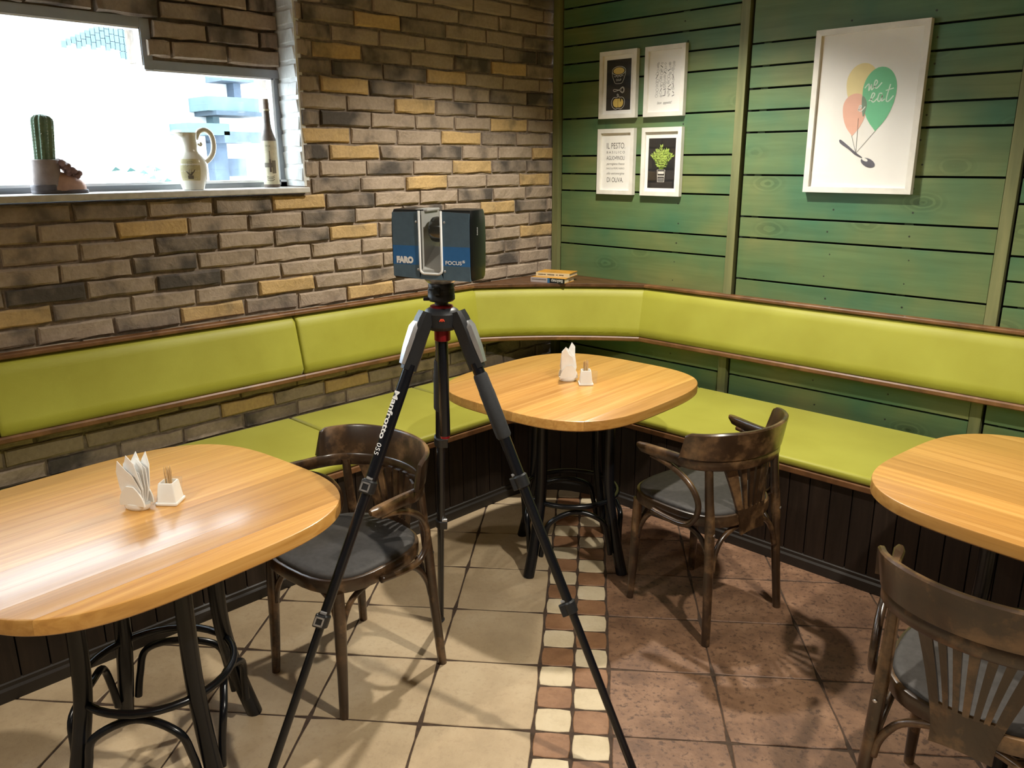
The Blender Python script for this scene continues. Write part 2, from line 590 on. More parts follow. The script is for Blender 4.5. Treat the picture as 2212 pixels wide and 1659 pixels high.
def catmull(P, n=6, loop=False):
    P = [Vector(p) for p in P]
    out = []
    m = len(P)
    for i in range(m if loop else m - 1):
        if loop:
            a, b, c, d = P[i - 1], P[i], P[(i + 1) % m], P[(i + 2) % m]
        else:
            a, b, c, d = P[max(i - 1, 0)], P[i], P[i + 1], P[min(i + 2, m - 1)]
        for k in range(n):
            t = k / n
            out.append(0.5 * ((2 * b) + (c - a) * t + (2 * a - 5 * b + 4 * c - d) * t * t + (3 * b - a - 3 * c + d) * t ** 3))
    if not loop:
        out.append(P[-1])
    return out


def text_mesh(body, size, shear=0.0, align='CENTER', offset=0.0, extrude=0.0, spacing=1.0):
    cu = bpy.data.curves.new('lettering', 'FONT')
    cu.body = body
    cu.size = size
    cu.shear = shear
    cu.align_x = align
    cu.align_y = 'CENTER'
    cu.offset = offset
    cu.extrude = extrude
    cu.space_character = spacing
    cu.resolution_u = 3
    o = bpy.data.objects.new('lettering', cu)
    COL.objects.link(o)
    dg = bpy.context.evaluated_depsgraph_get()
    me = bpy.data.meshes.new_from_object(o.evaluated_get(dg))
    bpy.data.objects.remove(o, do_unlink=True)
    bpy.data.curves.remove(cu)
    return me


def text_obj(name, body, size, mat, parent, mtx, width=None, **kw):
    me = text_mesh(body, size, **kw)
    if width:
        xs = [v.co.x for v in me.vertices]
        k = width / (max(xs) - min(xs))
        for v in me.vertices:
            v.co.x *= k
    me.materials.clear()
    me.materials.append(M[mat])
    o = obj(name, me, parent)
    o.matrix_local = mtx
    return o


def ribbon(mb, pts, w, z=0.0, loop=False):
    """Flat stroke in the local xy plane."""
    pts = [Vector((p[0], p[1])) for p in pts]
    m = len(pts)
    Lf, Rg = [], []
    for i in range(m):
        t = (pts[(i + 1) % m] - pts[i - 1]) if loop else (pts[min(i + 1, m - 1)] - pts[max(i - 1, 0)])
        if t.length < 1e-9:
            t = Vector((1, 0))
        t.normalize()
        n = Vector((-t.y, t.x)) * w / 2
        Lf.append((*(pts[i] + n), z))
        Rg.append((*(pts[i] - n), z))
    fs = []
    for i in range(m if loop else m - 1):
        j = (i + 1) % m
        fs.append((i, j, m + j, m + i))
    mb.add(Lf + Rg, fs)


def blob(mb, pts, z=0.0):
    mb.add([(p[0], p[1], z) for p in pts], [tuple(range(len(pts)))])


def ell(cx, cy, a, b, n=20, rot=0.0, t0=0, t1=2 * pi):
    full = abs(t1 - t0 - 2 * pi) < 1e-6
    out = []
    for i in range(n if full else n + 1):
        t = t0 + (t1 - t0) * i / n
        x, y = a * cos(t), b * sin(t)
        out.append((cx + x * cos(rot) - y * sin(rot), cy + x * sin(rot) + y * cos(rot)))
    return out


# ================================================================== ROOM SHELL
CEIL = 2.75
XR, YF = 6.2, -6.2          # far sides of the room, behind and beside the camera


# ---- floor: slab of grout + individual tiles -----------------------------------
fl = MB().box((XR / 2, YF / 2, -0.053), (XR + 0.4, -YF + 0.4, 0.1)).build('floor', 'grout')
struct(fl, 'tiled floor of beige and rust tiles split by a checkered mosaic strip', 'floor')
TH = rad(39.067)
PU, PV = 0.335, 0.319
OB = Vector((1.888, -2.188))
UU = Vector((cos(TH), sin(TH)))
VV = Vector((-sin(TH), cos(TH)))
STRIP = 0.2239


def tile_mesh(name, w, h, gap, jit, mat, seed, th=0.008, per=5):
    r = random.Random(seed)
    hw, hh = w / 2 - gap / 2, h / 2 - gap / 2
    pts = []
    for i in range(per):
        pts.append((-hw + 2 * hw * i / per, -hh))
    for i in range(per):
        pts.append((hw, -hh + 2 * hh * i / per))
    for i in range(per):
        pts.append((hw - 2 * hw * i / per, hh))
    for i in range(per):
        pts.append((-hw, hh - 2 * hh * i / per))
    c = min(0.006, w * 0.05)
    pts2 = []
    for i, (x, y) in enumerate(pts):
        corner = i % per == 0
        k = c * 0.7 if corner else 0
        x2 = x - k * (1 if x > 0 else -1) + (r.uniform(-jit, jit) if not corner else 0)
        y2 = y - k * (1 if y > 0 else -1) + (r.uniform(-jit, jit) if not corner else 0)
        pts2.append((x2, y2))
    mb = MB()
    mb.rings([[(x, y, -th) for x, y in pts2], [(x, y, -0.0015) for x, y in pts2], [(x, y, 0) for x, y in inset(pts2, 0.002)]])
    me = bpy.data.meshes.new(name)
    me.from_pydata(mb.v, [], mb.f)
    me.materials.append(M[mat])
    return me


BEI = [tile_mesh('tile', PU, PV, 0.007, 0.0011, 'tile_beige', 10 + i) for i in range(5)]
REDT = [tile_mesh('tile', PU, PV, 0.006, 0.0014, 'tile_red', 30 + i) for i in range(5)]
MOB = [tile_mesh('mosaic_tile', STRIP / 2, PV / 3, 0.006, 0.0006, 'mosaic_beige', 50 + i, per=3) for i in range(3)]
MOR = [tile_mesh('mosaic_tile', STRIP / 2, PV / 3, 0.006, 0.0006, 'mosaic_brown', 60 + i, per=3) for i in range(3)]


def in_room(p, m=0.0):
    return 0.45 - m < p.x < XR and YF < p.y < -0.5 + m


def visible_floor(p):
    d = Vector((p.x, p.y, 0)) - CAM
    z = d.dot(fw)
    if z < 0.3:
        return False
    x = FPX * d.dot(r2) / z + 1106
    y = FPX * d.dot(d2) / z + 829.5
    return -330 < x < 2560 and 700 < y < 2050


far = MB()


def place_tile(name, me, u, v, turn):
    p = OB + UU * u + VV * v
    if not in_room(p, 0.05):
        return
    if visible_floor(p):
        o = obj(name, me, fl)
        o.location = (p.x, p.y, RNG.uniform(-0.0004, 0.0004))
        o.rotation_euler = (RNG.uniform(-.0012, .0012), RNG.uniform(-.0012, .0012), TH + turn)
    else:
        ca, sa = cos(TH + turn), sin(TH + turn)
        far.add([(p.x + x * ca - y * sa, p.y + x * sa + y * ca, z) for x, y, z in (w.co for w in me.vertices)],
                [tuple(q.vertices) for q in me.polygons])


for i in range(-14, 16):
    for j in range(-18, 18):
        if i >= 0:
            place_tile('tile', RNG.choice(BEI), -(i + .5) * PU, (j + .5) * PV, RNG.choice((0, pi)))
for i in range(0, 14):
    for j in range(-18, 18):
        place_tile('tile', RNG.choice(REDT), STRIP + (i + .5) * PU, (j + .5) * PV, RNG.choice((0, pi)))
for j in range(-40, 40):
    for c in (0, 1):
        brown = (j + c) % 2 == 1
        place_tile('mosaic_tile', RNG.choice(MOR if brown else MOB), (c + .5) * STRIP / 2, (j + .5) * PV / 3, RNG.choice((0, pi)))
if far.v:
    fo = far.build('far_tiles', 'tile_beige', fl)
    fo['kind'] = 'stuff'

# ---- ceiling and the two walls behind the camera --------------------------------
struct(MB().box((XR / 2, YF / 2, CEIL + 0.05), (XR + 0.4, -YF + 0.4, 0.1)).build('ceiling', 'plaster'), 'plain plaster ceiling above the dining corner', 'ceiling')
struct(MB().box((XR + 0.1, YF / 2, CEIL / 2), (0.2, -YF + 0.4, CEIL)).build('wall_right', 'plaster'), 'plain plaster wall to the right, out of the picture', 'wall')
struct(MB().box((XR / 2, YF - 0.1, CEIL / 2), (XR, 0.2, CEIL)).build('wall_front', 'plaster'), 'plain plaster wall behind the camera', 'wall')

# ---- brick wall (x = 0) with a window niche --------------------------------------
NY1 = -1.655           # right side of the niche
NYB = -3.75            # its left side, out of the picture
NX = -0.17             # plane of the window
SILL = 1.478
T = 0.34
wl = MB()
BKX = -0.014           # mortar plane behind brick faces
wl.box(((BKX - T) / 2, (NY1 + 0.2) / 2, CEIL / 2), (T + BKX, 0.2 - NY1, CEIL))                 # right of niche
wl.box(((BKX - T) / 2, (NYB + NY1) / 2, (SILL - .02) / 2), (T + BKX, NY1 - NYB, SILL - .02))            # below window
wl.box(((BKX - T) / 2, (YF + NYB) / 2, CEIL / 2), (T + BKX, NYB - YF, CEIL))                  # left of niche
LZ1, LZ2, LYS = 1.985, 2.135, -2.235   # stepped head of the window
LX = NX + 0.012
wl.box(((LX - T) / 2, (LYS + NY1) / 2, (LZ1 + CEIL) / 2), (T + LX, NY1 - LYS, CEIL - LZ1))
wl.box(((LX - T) / 2, (NYB + LYS) / 2, (LZ2 + CEIL) / 2), (T + LX, LYS - NYB, CEIL - LZ2))
wall = wl.build('wall_left', 'mortar')
struct(wall, 'brick wall of tan, grey and ochre bricks around the window', 'wall')


def brick_mesh(seed, mat):
    """Unit brick: y in -.5..+.5 (length, scaled), z height .061, face at x=0 going back to -.03."""
    r = random.Random(seed)
    ln, h = 1.0, 0.061
    ys = (-.5, -.25, 0, .25, .5)
    ring = [(y, -h / 2) for y in ys] + [(y, h / 2) for y in reversed(ys)]
    A, B, Cc = [], [], []
    for i, (y, z) in enumerate(ring):
        jy = r.uniform(-.012, .012)
        jz = r.uniform(-.0042, .0042)
        A.append((-.034, y + jy, z + jz))
        B.append((-.007 + r.uniform(-.002, .002), y + jy, z + jz))
        yy = y * (0.955 + r.uniform(-.012, .006))
        zz = z * (0.80 + r.uniform(-.07, .07))
        Cc.append((r.uniform(-.004, .002), yy, zz))
    mb = MB()
    mb.rings([A, B, Cc])
    mb.f = [f for f in mb.f if f != tuple(range(9, -1, -1))]
    # replace the big front cap by quads along the length
    mb.f = mb.f[:-1]
    o = 20
    for k in range(4):
        mb.f.append((o + k, o + k + 1, o + 8 - k, o + 9 - k))
    me = bpy.data.meshes.new('brick')
    me.from_pydata(mb.v, [], mb.f)
    bm = bmesh.new()
    bm.from_mesh(me)
    bmesh.ops.recalc_face_normals(bm, faces=bm.faces)
    bm.to_mesh(me)
    bm.free()
    me.materials.append(M[mat])
    return me


BRK = {k: [brick_mesh(100 + 7 * i + q, 'brick_' + k) for i in range(5)] for q, k in enumerate(('tan', 'grey', 'yellow'))}
BRK['pale'] = [brick_mesh(300 + i, 'brick_pale') for i in range(3)]
CH = 0.0722
Z0 = 1.6035             # a course line measured on the wall
# ochre bricks seen in the photograph: (y, z) on the wall
OCHRE = [(-1.24, 2.218), (-1.52, 2.082), (-1.34, 1.942), (-0.81, 2.001), (-0.41, 2.077), (-0.96, 1.859), (-1.53, 1.72), (-1.29, 1.642),
         (-0.73, 1.714), (-0.24, 1.788), (-0.78, 1.572), (-0.99, 1.499), (-0.16, 1.494), (-1.72, 1.438), (-0.49, 1.364), (-1.47, 1.289),
         (-0.12, 1.207), (-0.18, 1.644), (-2.77, 1.069), (-1.73, 1.077), (-1.27, 0.999), (-2.09, 1.003), (-2.31, 1.352), (-2.15, 0.572), (-1.52, 0.555)]
GREYS = [(-1.5, 2.214), (-1.57, 2.006), (-1.4, 2.006), (-1.02, 1.997), (-1.23, 1.935), (-0.77, 1.87), (-0.46, 1.927), (-0.7, 2.077), (-0.21, 2.151),
         (-0.95, 2.217), (-0.5, 1.718), (-1.56, 1.794), (-1.35, 1.795), (-0.73, 1.419), (-1.31, 1.573), (-0.3, 1.349), (-1.57, 1.511), (-1.6, 2.139),
         (-1.9, 1.44), (-2.35, 1.21), (-2.5, 1.075), (-2.65, 1.15), (-2.9, 1.15), (-2.2, 1.29), (-1.1, 1.05), (-2.29, 0.427), (-2.75, .66)]
bcount = [0]
brest = MB()


def lay(x, y0, y1, z, kind=None, out=0.0, vis=True):
    ln = y1 - y0 - 0.012
    if ln < 0.02:
        return
    yc = (y0 + y1) / 2
    if kind is None:
        kind = 'tan'
        u = RNG.random()
        if u > 0.78:
            kind = 'grey'
        for (a, b) in OCHRE:
            if y0 <= a < y1 and abs(b - z) < CH / 2:
                kind = 'yellow'
        for (a, b) in GREYS:
            if y0 <= a < y1 and abs(b - z) < CH / 2:
                kind = 'grey'
    me = RNG.choice(BRK[kind])
    flip = RNG.choice((1, -1))
    if vis and bcount[0] < 330:
        o = obj('brick', me, wall)
        o.location = (x + out + RNG.uniform(-.003, .003), yc, z + RNG.uniform(-.001, .001))
        o.scale = (1, ln * flip, RNG.uniform(.97, 1.02) * flip)
        o.rotation_euler = (RNG.uniform(-.006, .006), 0, RNG.uniform(-.008, .008))
        bcount[0] += 1
    else:
        brest.add([(x + out + c[0], yc + c[1] * ln, z + c[2]) for c in (w.co for w in me.vertices)], [tuple(q.vertices) for q in me.polygons])


# joint positions (one per course) read from the photograph where they show clearly
ANCH = {-2: -1.624, 1: -1.403}
for k in range(-16, 16):
    zc = Z0 + (k + .5) * CH
    if zc > CEIL - .03 or zc < 0.45:
        continue
    a = ANCH.get(k, -1.5 + (k * 0.117) % 0.27 + RNG.uniform(-.03, .03))
    js = [a]
    while js[-1] < 0.0:
        js.append(js[-1] + RNG.uniform(.255, .285))
    js[-1] = 0.02 if js[-1] > 0.1 else js[-1]
    lo = [a]
    while lo[-1] > -4.3:
        lo.append(lo[-1] - RNG.uniform(.255, .285))
    js = sorted(set(lo + js))
    hidden_back = 0.66 < zc < 0.93
    for y0, y1 in zip(js[:-1], js[1:]):
        y1 = min(y1, 0.0)
        vis = y1 > -3.02 and zc < 2.36 and not hidden_back
        above = zc > SILL - .012
        if above:
            if y1 <= NY1 + 0.0 and y0 > NYB:
                continue
            if y0 < NYB:
                y1 = min(y1, NYB)
            elif y0 < NY1:
                y0 = NY1
        lay(0.0, y0, y1, zc, None, 0.0, vis)
MB().box((-0.083, NY1 + 0.002, (SILL + CEIL) / 2), (0.150, 0.012, CEIL - SILL - .03)).build('reveal_mortar', 'brick_pale', wall)  # mortar slab behind the reveal bricks, daylight included in its pale colour
# reveal bricks on the niche's right side (face looks towards -y)
kk = 0
z = SILL + 0.03
while z < 2.45:
    h = CH * RNG.uniform(.97, 1.03)
    me = RNG.choice(BRK['tan'])
    o = obj('brick', RNG.choice(BRK['pale']), wall)
    o.location = (-0.086, NY1 - 0.010 + RNG.uniform(-.002, .002), z + h / 2)
    o.rotation_euler = (0, 0, -pi / 2)
    o.scale = (1, 0.150, 1)
    z += CH
# lintel bricks inside the niche, stepped
k = 0
z = LZ1 + 0.045
while z < 2.42:
    a = NY1 - 0.006
    st = LYS - 0.005 if z < LZ2 + .03 else -3.1
    first = True
    while a > st + .03:
        ln = RNG.uniform(.09, .14) if (first and k % 2) else RNG.uniform(.22, .27)
        b = max(a - ln, st)
        lay(LX + 0.030, b, a, z, RNG.choice(('grey', 'grey', 'tan', 'grey')), 0, True)
        a = b
        first = False
    k += 1
    z += CH
if brest.v:
    bo = brest.build('brickwork', 'brick_tan', wall)
    bo['kind'] = 'stuff'

# ---- window -----------------------------------------------------------------------
win = thing('window_1', 'stepped window with grey frame in the brick wall, bright daylight outside', 'window', (0, 0, 0))
win['kind'] = 'structure'
FD = 0.05
fx = NX - 0.015
fr = MB()
fr.box((fx, NY1 - 0.0175, (SILL + LZ1) / 2), (FD, 0.035, LZ1 - SILL))                          # right jamb
fr.box((fx, (LYS + NY1) / 2, LZ1 - 0.016), (FD + .02, NY1 - LYS, 0.034))                        # low head
fr.box((fx + .001, LYS + 0.003, (LZ1 + LZ2) / 2 - .017), (FD + .022, 0.036, LZ2 - LZ1 + 0.036))                # step
fr.box((fx, (NYB + LYS) / 2, LZ2 - 0.014), (FD + .02, LYS - NYB, 0.036))                        # high head
fr.box((fx, (NYB + NY1) / 2, SILL + 0.016), (FD, NY1 - NYB, 0.034))                             # bottom
fr.box((fx, NYB + 0.0175, (SILL + LZ2) / 2), (FD, 0.035, LZ2 - SILL))
fr.build('window_frame', 'upvc', win)
bd = MB()
bd.box((fx + .012, NY1 - 0.041, (SILL + LZ1) / 2), (0.04, 0.012, LZ1 - SILL - .04))
bd.box((fx + .012, (LYS + NY1) / 2 - .02, LZ1 - 0.036), (0.04, NY1 - LYS - .02, 0.008))
bd.box((fx + .012, (NYB + LYS) / 2, LZ2 - 0.035), (0.04, LYS - NYB, 0.008))
bd.box((fx + .012, LYS - 0.016, (LZ1 + LZ2) / 2 - .02), (0.04, 0.008, LZ2 - LZ1 + 0.0))
bd.box((fx + .012, (NYB + NY1) / 2, SILL + 0.037), (0.04, NY1 - NYB, 0.010))
bd.build('glazing_bead', 'upvc_white', win)
gl = MB()
gl.box((fx - .01, (NYB + LYS) / 2, (SILL + LZ2) / 2), (0.006, LYS - NYB, LZ2 - SILL))
gl.box((fx - .01, (LYS + NY1) / 2, (SILL + LZ1) / 2), (0.006, NY1 - LYS, LZ1 - SILL))
gl.build('pane', 'glass', win)
sl = MB().box(((NX + 0.025) / 2, (NYB + NY1) / 2 + .005, SILL - 0.001), (0.025 - NX, NY1 - NYB - .002 + .0, 0.024)).build('trim_1', 'sill', None, bevel=0.004)
struct(sl, 'pale stone window sill under the bright window', 'sill')

# ---- green boarded wall (y = 0) -------------------------------------------------
wb = MB().box((XR / 2, 0.115, CEIL / 2), (XR, 0.17, CEIL)).build('wall_back', 'cavity')
struct(wb, 'green stained wooden board wall with thin dark gaps', 'wall')
PANELS = [
    (0.062, 1.158, [2.50, 2.40, 2.301, 2.208, 2.114, 2.017, 1.824, 1.623, 1.525, 1.432, 1.23, 1.13, 0.935, 0.735, 0.536, 0.40, 0.2]),
    (1.222, 2.345, [2.50, 2.315, 2.115, 2.015, 1.918, 1.821, 1.723, 1.528, 1.333, 1.233, 1.031, 0.93, 0.735, 0.536, 0.40, 0.2]),
    (2.405, 3.55, [2.50, 2.41, 2.215, 2.02, 1.92, 1.75, 1.53, 1.43, 1.23, 1.131, 1.03, 0.90, 0.735, 0.536, 0.40, 0.2]),
    (3.61, 4.75, [2.50, 2.315, 2.115, 2.015, 1.918, 1.821, 1.723, 1.528, 1.333, 1.233, 1.031, 0.93, 0.735, 0.536, 0.40, 0.2]),
]
for pi_, (x0, x1, gaps) in enumerate(PANELS):
    zs = [CEIL] + gaps
    for a, b in zip(zs[:-1], zs[1:]):
        g = 0.009
        h = a - b - g
        mb = MB()
        w = x1 - x0
        mb.box((0, 0, 0), (w, 0.020, h))
        o = mb.build('board', 'green', wb, bevel=0.0012)
        o.location = ((x0 + x1) / 2, 0.010 + RNG.uniform(-.0015, .0015), (a + b) / 2)
    for bx_ in (x0 + 0.065, x0 + 0.78, ):
        MB().box((bx_, 0.024, CEIL / 2), (0.035, 0.006, CEIL)).build('batten', 'green_batten', wb)
for x0, x1, d in ((0.004, 0.050, 0.020), (1.160, 1.205, 0.012), (2.347, 2.392, 0.004), (3.552, 3.597, 0.012)):
    MB().box(((x0 + x1) / 2, 0.014 - d / 2, CEIL / 2), (x1 - x0, d + 0.028, CEIL)).build('post', 'green_post', wb, bevel=0.0015)
nail_me = None
for (x0, x1, gaps) in PANELS[:2]:
    for xn in ((x0 + 0.80,) if x0 < 1 else (x0 + 0.45, x0 + 0.80)):
        for a, b in zip(gaps[:-1], gaps[1:]):
            for q in ((0.25, 0.75) if a - b > .15 else (0.5,)):
                if nail_me is None:
                    o = MB().lathe([(0.0042, 0), (0.0042, 0.001), (0.002, 0.0015)], 8).build('nail', 'nail', wb)
                    nail_me = o.data
                else:
                    o = obj('nail', nail_me, wb)
                o.location = (xn + RNG.uniform(-.012, .012), 0.0, b + (a - b) * q)
                o.rotation_euler = (pi / 2, 0, 0)

# ================================================================== CORNER BENCH
bench = thing('corner_bench', 'built in corner bench with lime seat cushions on dark plank base', 'bench', (0.35, -0.35, 0))
boff = Vector((-0.35, 0.35, 0))


def bl(mb, name, mat, par=bench, **kw):
    o = mb.build(name, mat, par, **kw)
    o.location = boff
    return o


ZT, ZB = 0.462, 0.424
SX, SY = 0.685, -0.738      # front edges of the seat
YE, XE = -4.2, 4.2          # ends, out of the picture
cornf = [tuple(p) for p in bez((SX, -1.12), (SX + .015, SY - .02), (1.10, SY), n=12)]


def seat_poly_rect(x0, y0, x1, y1):
    return [(x0, y0), (x1, y0), (x1, y1), (x0, y1)]


def roundpoly(poly, r, k=4):
    out = []
    n = len(poly)
    for i in range(n):
        p0, p1, p2 = Vector(poly[i - 1]), Vector(poly[i]), Vector(poly[(i + 1) % n])
        a = p1 + (p0 - p1).normalized() * min(r, (p0 - p1).length * .45)
        b = p1 + (p2 - p1).normalized() * min(r, (p2 - p1).length * .45)
        out += [tuple(q) for q in bez(a, p1, b, n=k)]
    return out


for y0, y1 in ((YE, -3.03), (-3.026, -1.842), (-1.838, -1.122)):
    bl(MB().rprism(seat_poly_rect(0.022, y0 + .001, SX, y1 - .001), ZB, ZT, 0.016, k=4), 'seat_cushion', 'lime', smooth=True, auto=50)
bl(MB().rprism([(0.022, -1.118), *cornf[:], (1.098, -0.075), (0.022, -0.075)], ZB, ZT, 0.016, k=4), 'seat_cushion', 'lime', smooth=True, auto=50)
for x0, x1 in ((1.102, 2.68), (2.684, XE)):
    bl(MB().rprism(seat_poly_rect(x0 + .001, SY, x1 - .001, -0.085), ZB, ZT, 0.016, k=4), 'seat_cushion', 'lime', smooth=True, auto=50)
# wooden front rail under the cushions, three lengths
bl(MB().box((SX - 0.02, (YE - 1.12) / 2, ZB - 0.0125), (0.045, 1.12 + YE * -1 - 2.24 + 1.12 - 0.0, 0.025)), 'front_rail', 'rail', bevel=0.004)
inner = inset([*cornf], 0)
cr_out = cornf
cr_in = [tuple(Vector(p) + Vector((-.03, .03))) for p in cornf]
bl(MB().prism([*cr_out, *reversed(cr_in)], ZB - 0.025, ZB), 'front_rail', 'rail')
bl(MB().box(((XE + 1.10) / 2, SY + 0.02, ZB - 0.0125), (XE - 1.10, 0.045, 0.025)), 'front_rail', 'rail', bevel=0.004)
# seat board so that the bench is closed underneath
bl(MB().prism([(0.03, YE), (0.63, YE), (0.63, -1.1), (1.08, -0.70), (XE, -0.70), (XE, -0.03), (0.03, -0.03)], ZB - 0.03, ZB - 0.012), 'seat_board', 'baseboard')
# vertical planks of the base
BX, BY = 0.628, -0.708
bpath = [(BX, YE), (BX, -1.02)] + [tuple(p) for p in bez((BX, -1.02), (BX + .02, BY - .03), (0.98, BY), n=10)][1:] + [(XE, BY)]


def path_at(path, s):
    for a, b in zip(path[:-1], path[1:]):
        a, b = Vector(a), Vector(b)
        l = (b - a).length
        if s <= l:
            return a + (b - a) * (s / l), (b - a).normalized()
        s -= l
    return Vector(path[-1]), (Vector(path[-1]) - Vector(path[-2])).normalized()


plen = sum((Vector(b) - Vector(a)).length for a, b in zip(bpath[:-1], bpath[1:]))
pw = 0.084
plank_me = None
s = 0.02
while s + pw < plen:
    p, t = path_at(bpath, s + pw / 2)
    if plank_me is None:
        o = MB().box((0, 0, 0), (pw - .004, 0.016, ZB - .025 - 0.05)).build('plank', 'base_plank', bench, bevel=0.0015)
        plank_me = o.data
    else:
        o = obj('plank', plank_me, bench)
    o.location = Vector((p.x, p.y, (ZB - .025 + 0.05) / 2)) + boff
    o.rotation_euler = (0, 0, atan2(t.y, t.x))
    s += pw
# moulded baseboard along the base
prof = [(-0.012, 0.0), (0.018, 0.0), (0.018, 0.038), (0.012, 0.046), (0.012, 0.058), (0.004, 0.066), (-0.012, 0.066)]
Rg = []
samp = [(BX, YE), (BX, -1.02)] + bpath[2:]
for i, p in enumerate(samp):
    a = Vector(samp[max(i - 1, 0)])
    b = Vector(samp[min(i + 1, len(samp) - 1)])
    t = (b - a).normalized()
    n = Vector((t.y, -t.x))
    Rg.append([(p[0] + n.x * o_, p[1] + n.y * o_, z_) for o_, z_ in prof])
bl(MB().rings(Rg), 'baseboard', 'baseboard')

# ---- wall mounted backrest ----------------------------------------------------------
back = thing('wall_backrest', 'lime padded backrest with brown wooden rails running round the corner', 'backrest', (0.0, 0.0, 0.0))
P0, P2 = (0.0, -0.675), (0.685, 0.0)
P1 = (0.250, -0.272)
CURVE = bez(P0, P1, P2, n=14)


def frames(kind, a=None, b=None, n=1):
    """List of (origin, outward normal) along the wall line."""
    if kind == 'L':
        return [(Vector((0, a + (b - a) * i / n)), Vector((1, 0))) for i in range(n + 1)]
    if kind == 'R':
        return [(Vector((a + (b - a) * i / n, 0)), Vector((0, -1))) for i in range(n + 1)]
    out = []
    for i, p in enumerate(CURVE):
        t = CURVE[min(i + 1, len(CURVE) - 1)] - CURVE[max(i - 1, 0)]
        t.normalize()
        out.append((Vector((p.x, p.y)), Vector((t.y, -t.x))))
    return out


def pad_profile(sh=0.0):
    """Closed section (out, z) of a padded panel leaning back; sh shrinks it for the rounded ends."""
    pts = []
    zb, zt = 0.668, 0.929
    ob, ot = 0.104, 0.046
    n = 10
    for i in range(n + 1):
        t = i / n
        zz = zb + (zt - zb) * t
        oo = ob + (ot - ob) * t
        e = min(t, 1 - t)
        rnd = 0.022 * max(0, 1 - e / 0.09) ** 2
        pts.append((oo - rnd - sh, zz + (sh * .2 if t < .5 else -sh * .2) * (1 - min(1, e * 4))))
    pts.append((ot - 0.045, zt - .003))
    pts.append((ob - 0.06, zb + .003))
    return pts


def pad(fr_, name='back_cushion'):
    R = []
    fr2 = []
    for i, f in enumerate(fr_):
        fr2.append((f, 0.0))
    # rounded ends
    first, last = fr_[0], fr_[-1]
    d0 = (fr_[1][0] - fr_[0][0]).normalized()
    d1 = (fr_[-1][0] - fr_[-2][0]).normalized()
    seq = [((first[0] + d0 * .0015, first[1]), 0.009), ((first[0] + d0 * .004, first[1]), 0.004), ((first[0] + d0 * .012, first[1]), 0.001), ((first[0] + d0 * .022, first[1]), 0.0)]
    seq += [(f, 0.0) for f in fr_[1:-1]]
    seq += [((last[0] - d1 * .022, last[1]), 0.0), ((last[0] - d1 * .012, last[1]), 0.001), ((last[0] - d1 * .004, last[1]), 0.004), ((last[0] - d1 * .0015, last[1]), 0.009)]
    for (o_, n_), sh in seq:
        R.append([(o_.x + n_.x * a, o_.y + n_.y * a, z_) for a, z_ in pad_profile(sh)])
    return MB().rings(R).build(name, 'lime', back, smooth=True, auto=60)


pad(frames('L', YE, -3.005, 6))
pad(frames('L', -3.0, -1.788, 6))
pad(frames('L', -1.784, -0.677, 6))
pad(frames('C'))
pad(frames('R', 0.687, 2.70, 8))
pad(frames('R', 2.704, XE, 6))


def rail(fr_, name, sec, mat='rail'):
    return MB().rings([[(o_.x + n_.x * a, o_.y + n_.y * a, z_) for a, z_ in sec] for o_, n_ in fr_]).build(name, mat, back)


top_sec = [(0.0, 0.931), (0.040, 0.931), (0.044, 0.935), (0.044, 0.944), (0.040, 0.948), (0.0, 0.948)]
bot_sec = [(0.050, 0.642), (0.089, 0.642), (0.094, 0.647), (0.094, 0.661), (0.089, 0.667), (0.044, 0.667)]
for fr_ in (frames('L', YE, -1.786), frames('L', -1.785, -0.676), frames('R', 0.69, 2.702), frames('R', 2.703, XE)):
    rail(fr_, 'top_rail', top_sec)
for fr_ in (frames('L', YE, -1.786), frames('L', -1.785, -0.676), frames('C'), frames('R', 0.69, 1.93), frames('R', 1.931, XE)):
    rail(fr_, 'bottom_rail', bot_sec)
shp = [(0.002, -0.002), (0.002, -0.676)] + [(p.x + n.x * .044, p.y + n.y * .044) for p, n in frames('C')] + [(0.688, -0.002)]
MB().prism(shp, 0.931, 0.949).build('corner_shelf', 'shelf', back, bevel=0.002)
# brackets that hold the pads off the wall
for fr_ in (frames('L', -2.4, -2.36), frames('L', -1.3, -1.26), frames('R', 1.45, 1.49), frames('R', 2.2, 2.24)):
    MB().rings([[(o_.x + n_.x * a, o_.y + n_.y * a, z_) for a, z_ in [(0.0, .66), (.05, .66), (.01, .93), (0.0, .93)]] for o_, n_ in fr_]).build('bracket', 'baseboard', back)
for (x, y) in ((0.03, -1.18), (0.03, -1.50), (0.03, -1.66), (0.03, -1.86), (0.03, -2.28), (0.03, -0.72), (1.5, -0.03), (1.72, -0.03), (2.05, -0.03)):
    MB().lathe([(0.005, 0), (0.005, 0.001), (0.003, 0.0014)], 8, (x, y, 0.948)).build('screw', 'nail' if y < -0.1 else 'silver', back)

# ================================================================== TABLES
TA, TB, TN = 0.425, 0.452, 3.3      # local half sizes: x = across planks, y = along the grain
TT = 0.038


def s_of(t, k=1.0):
    """Half extent along y of the rounded outline at x = t, outline scaled by k."""
    q = min(1.0, abs(t) / (TA * k))
    return TB * k * (1 - q ** TN) ** (1 / TN)


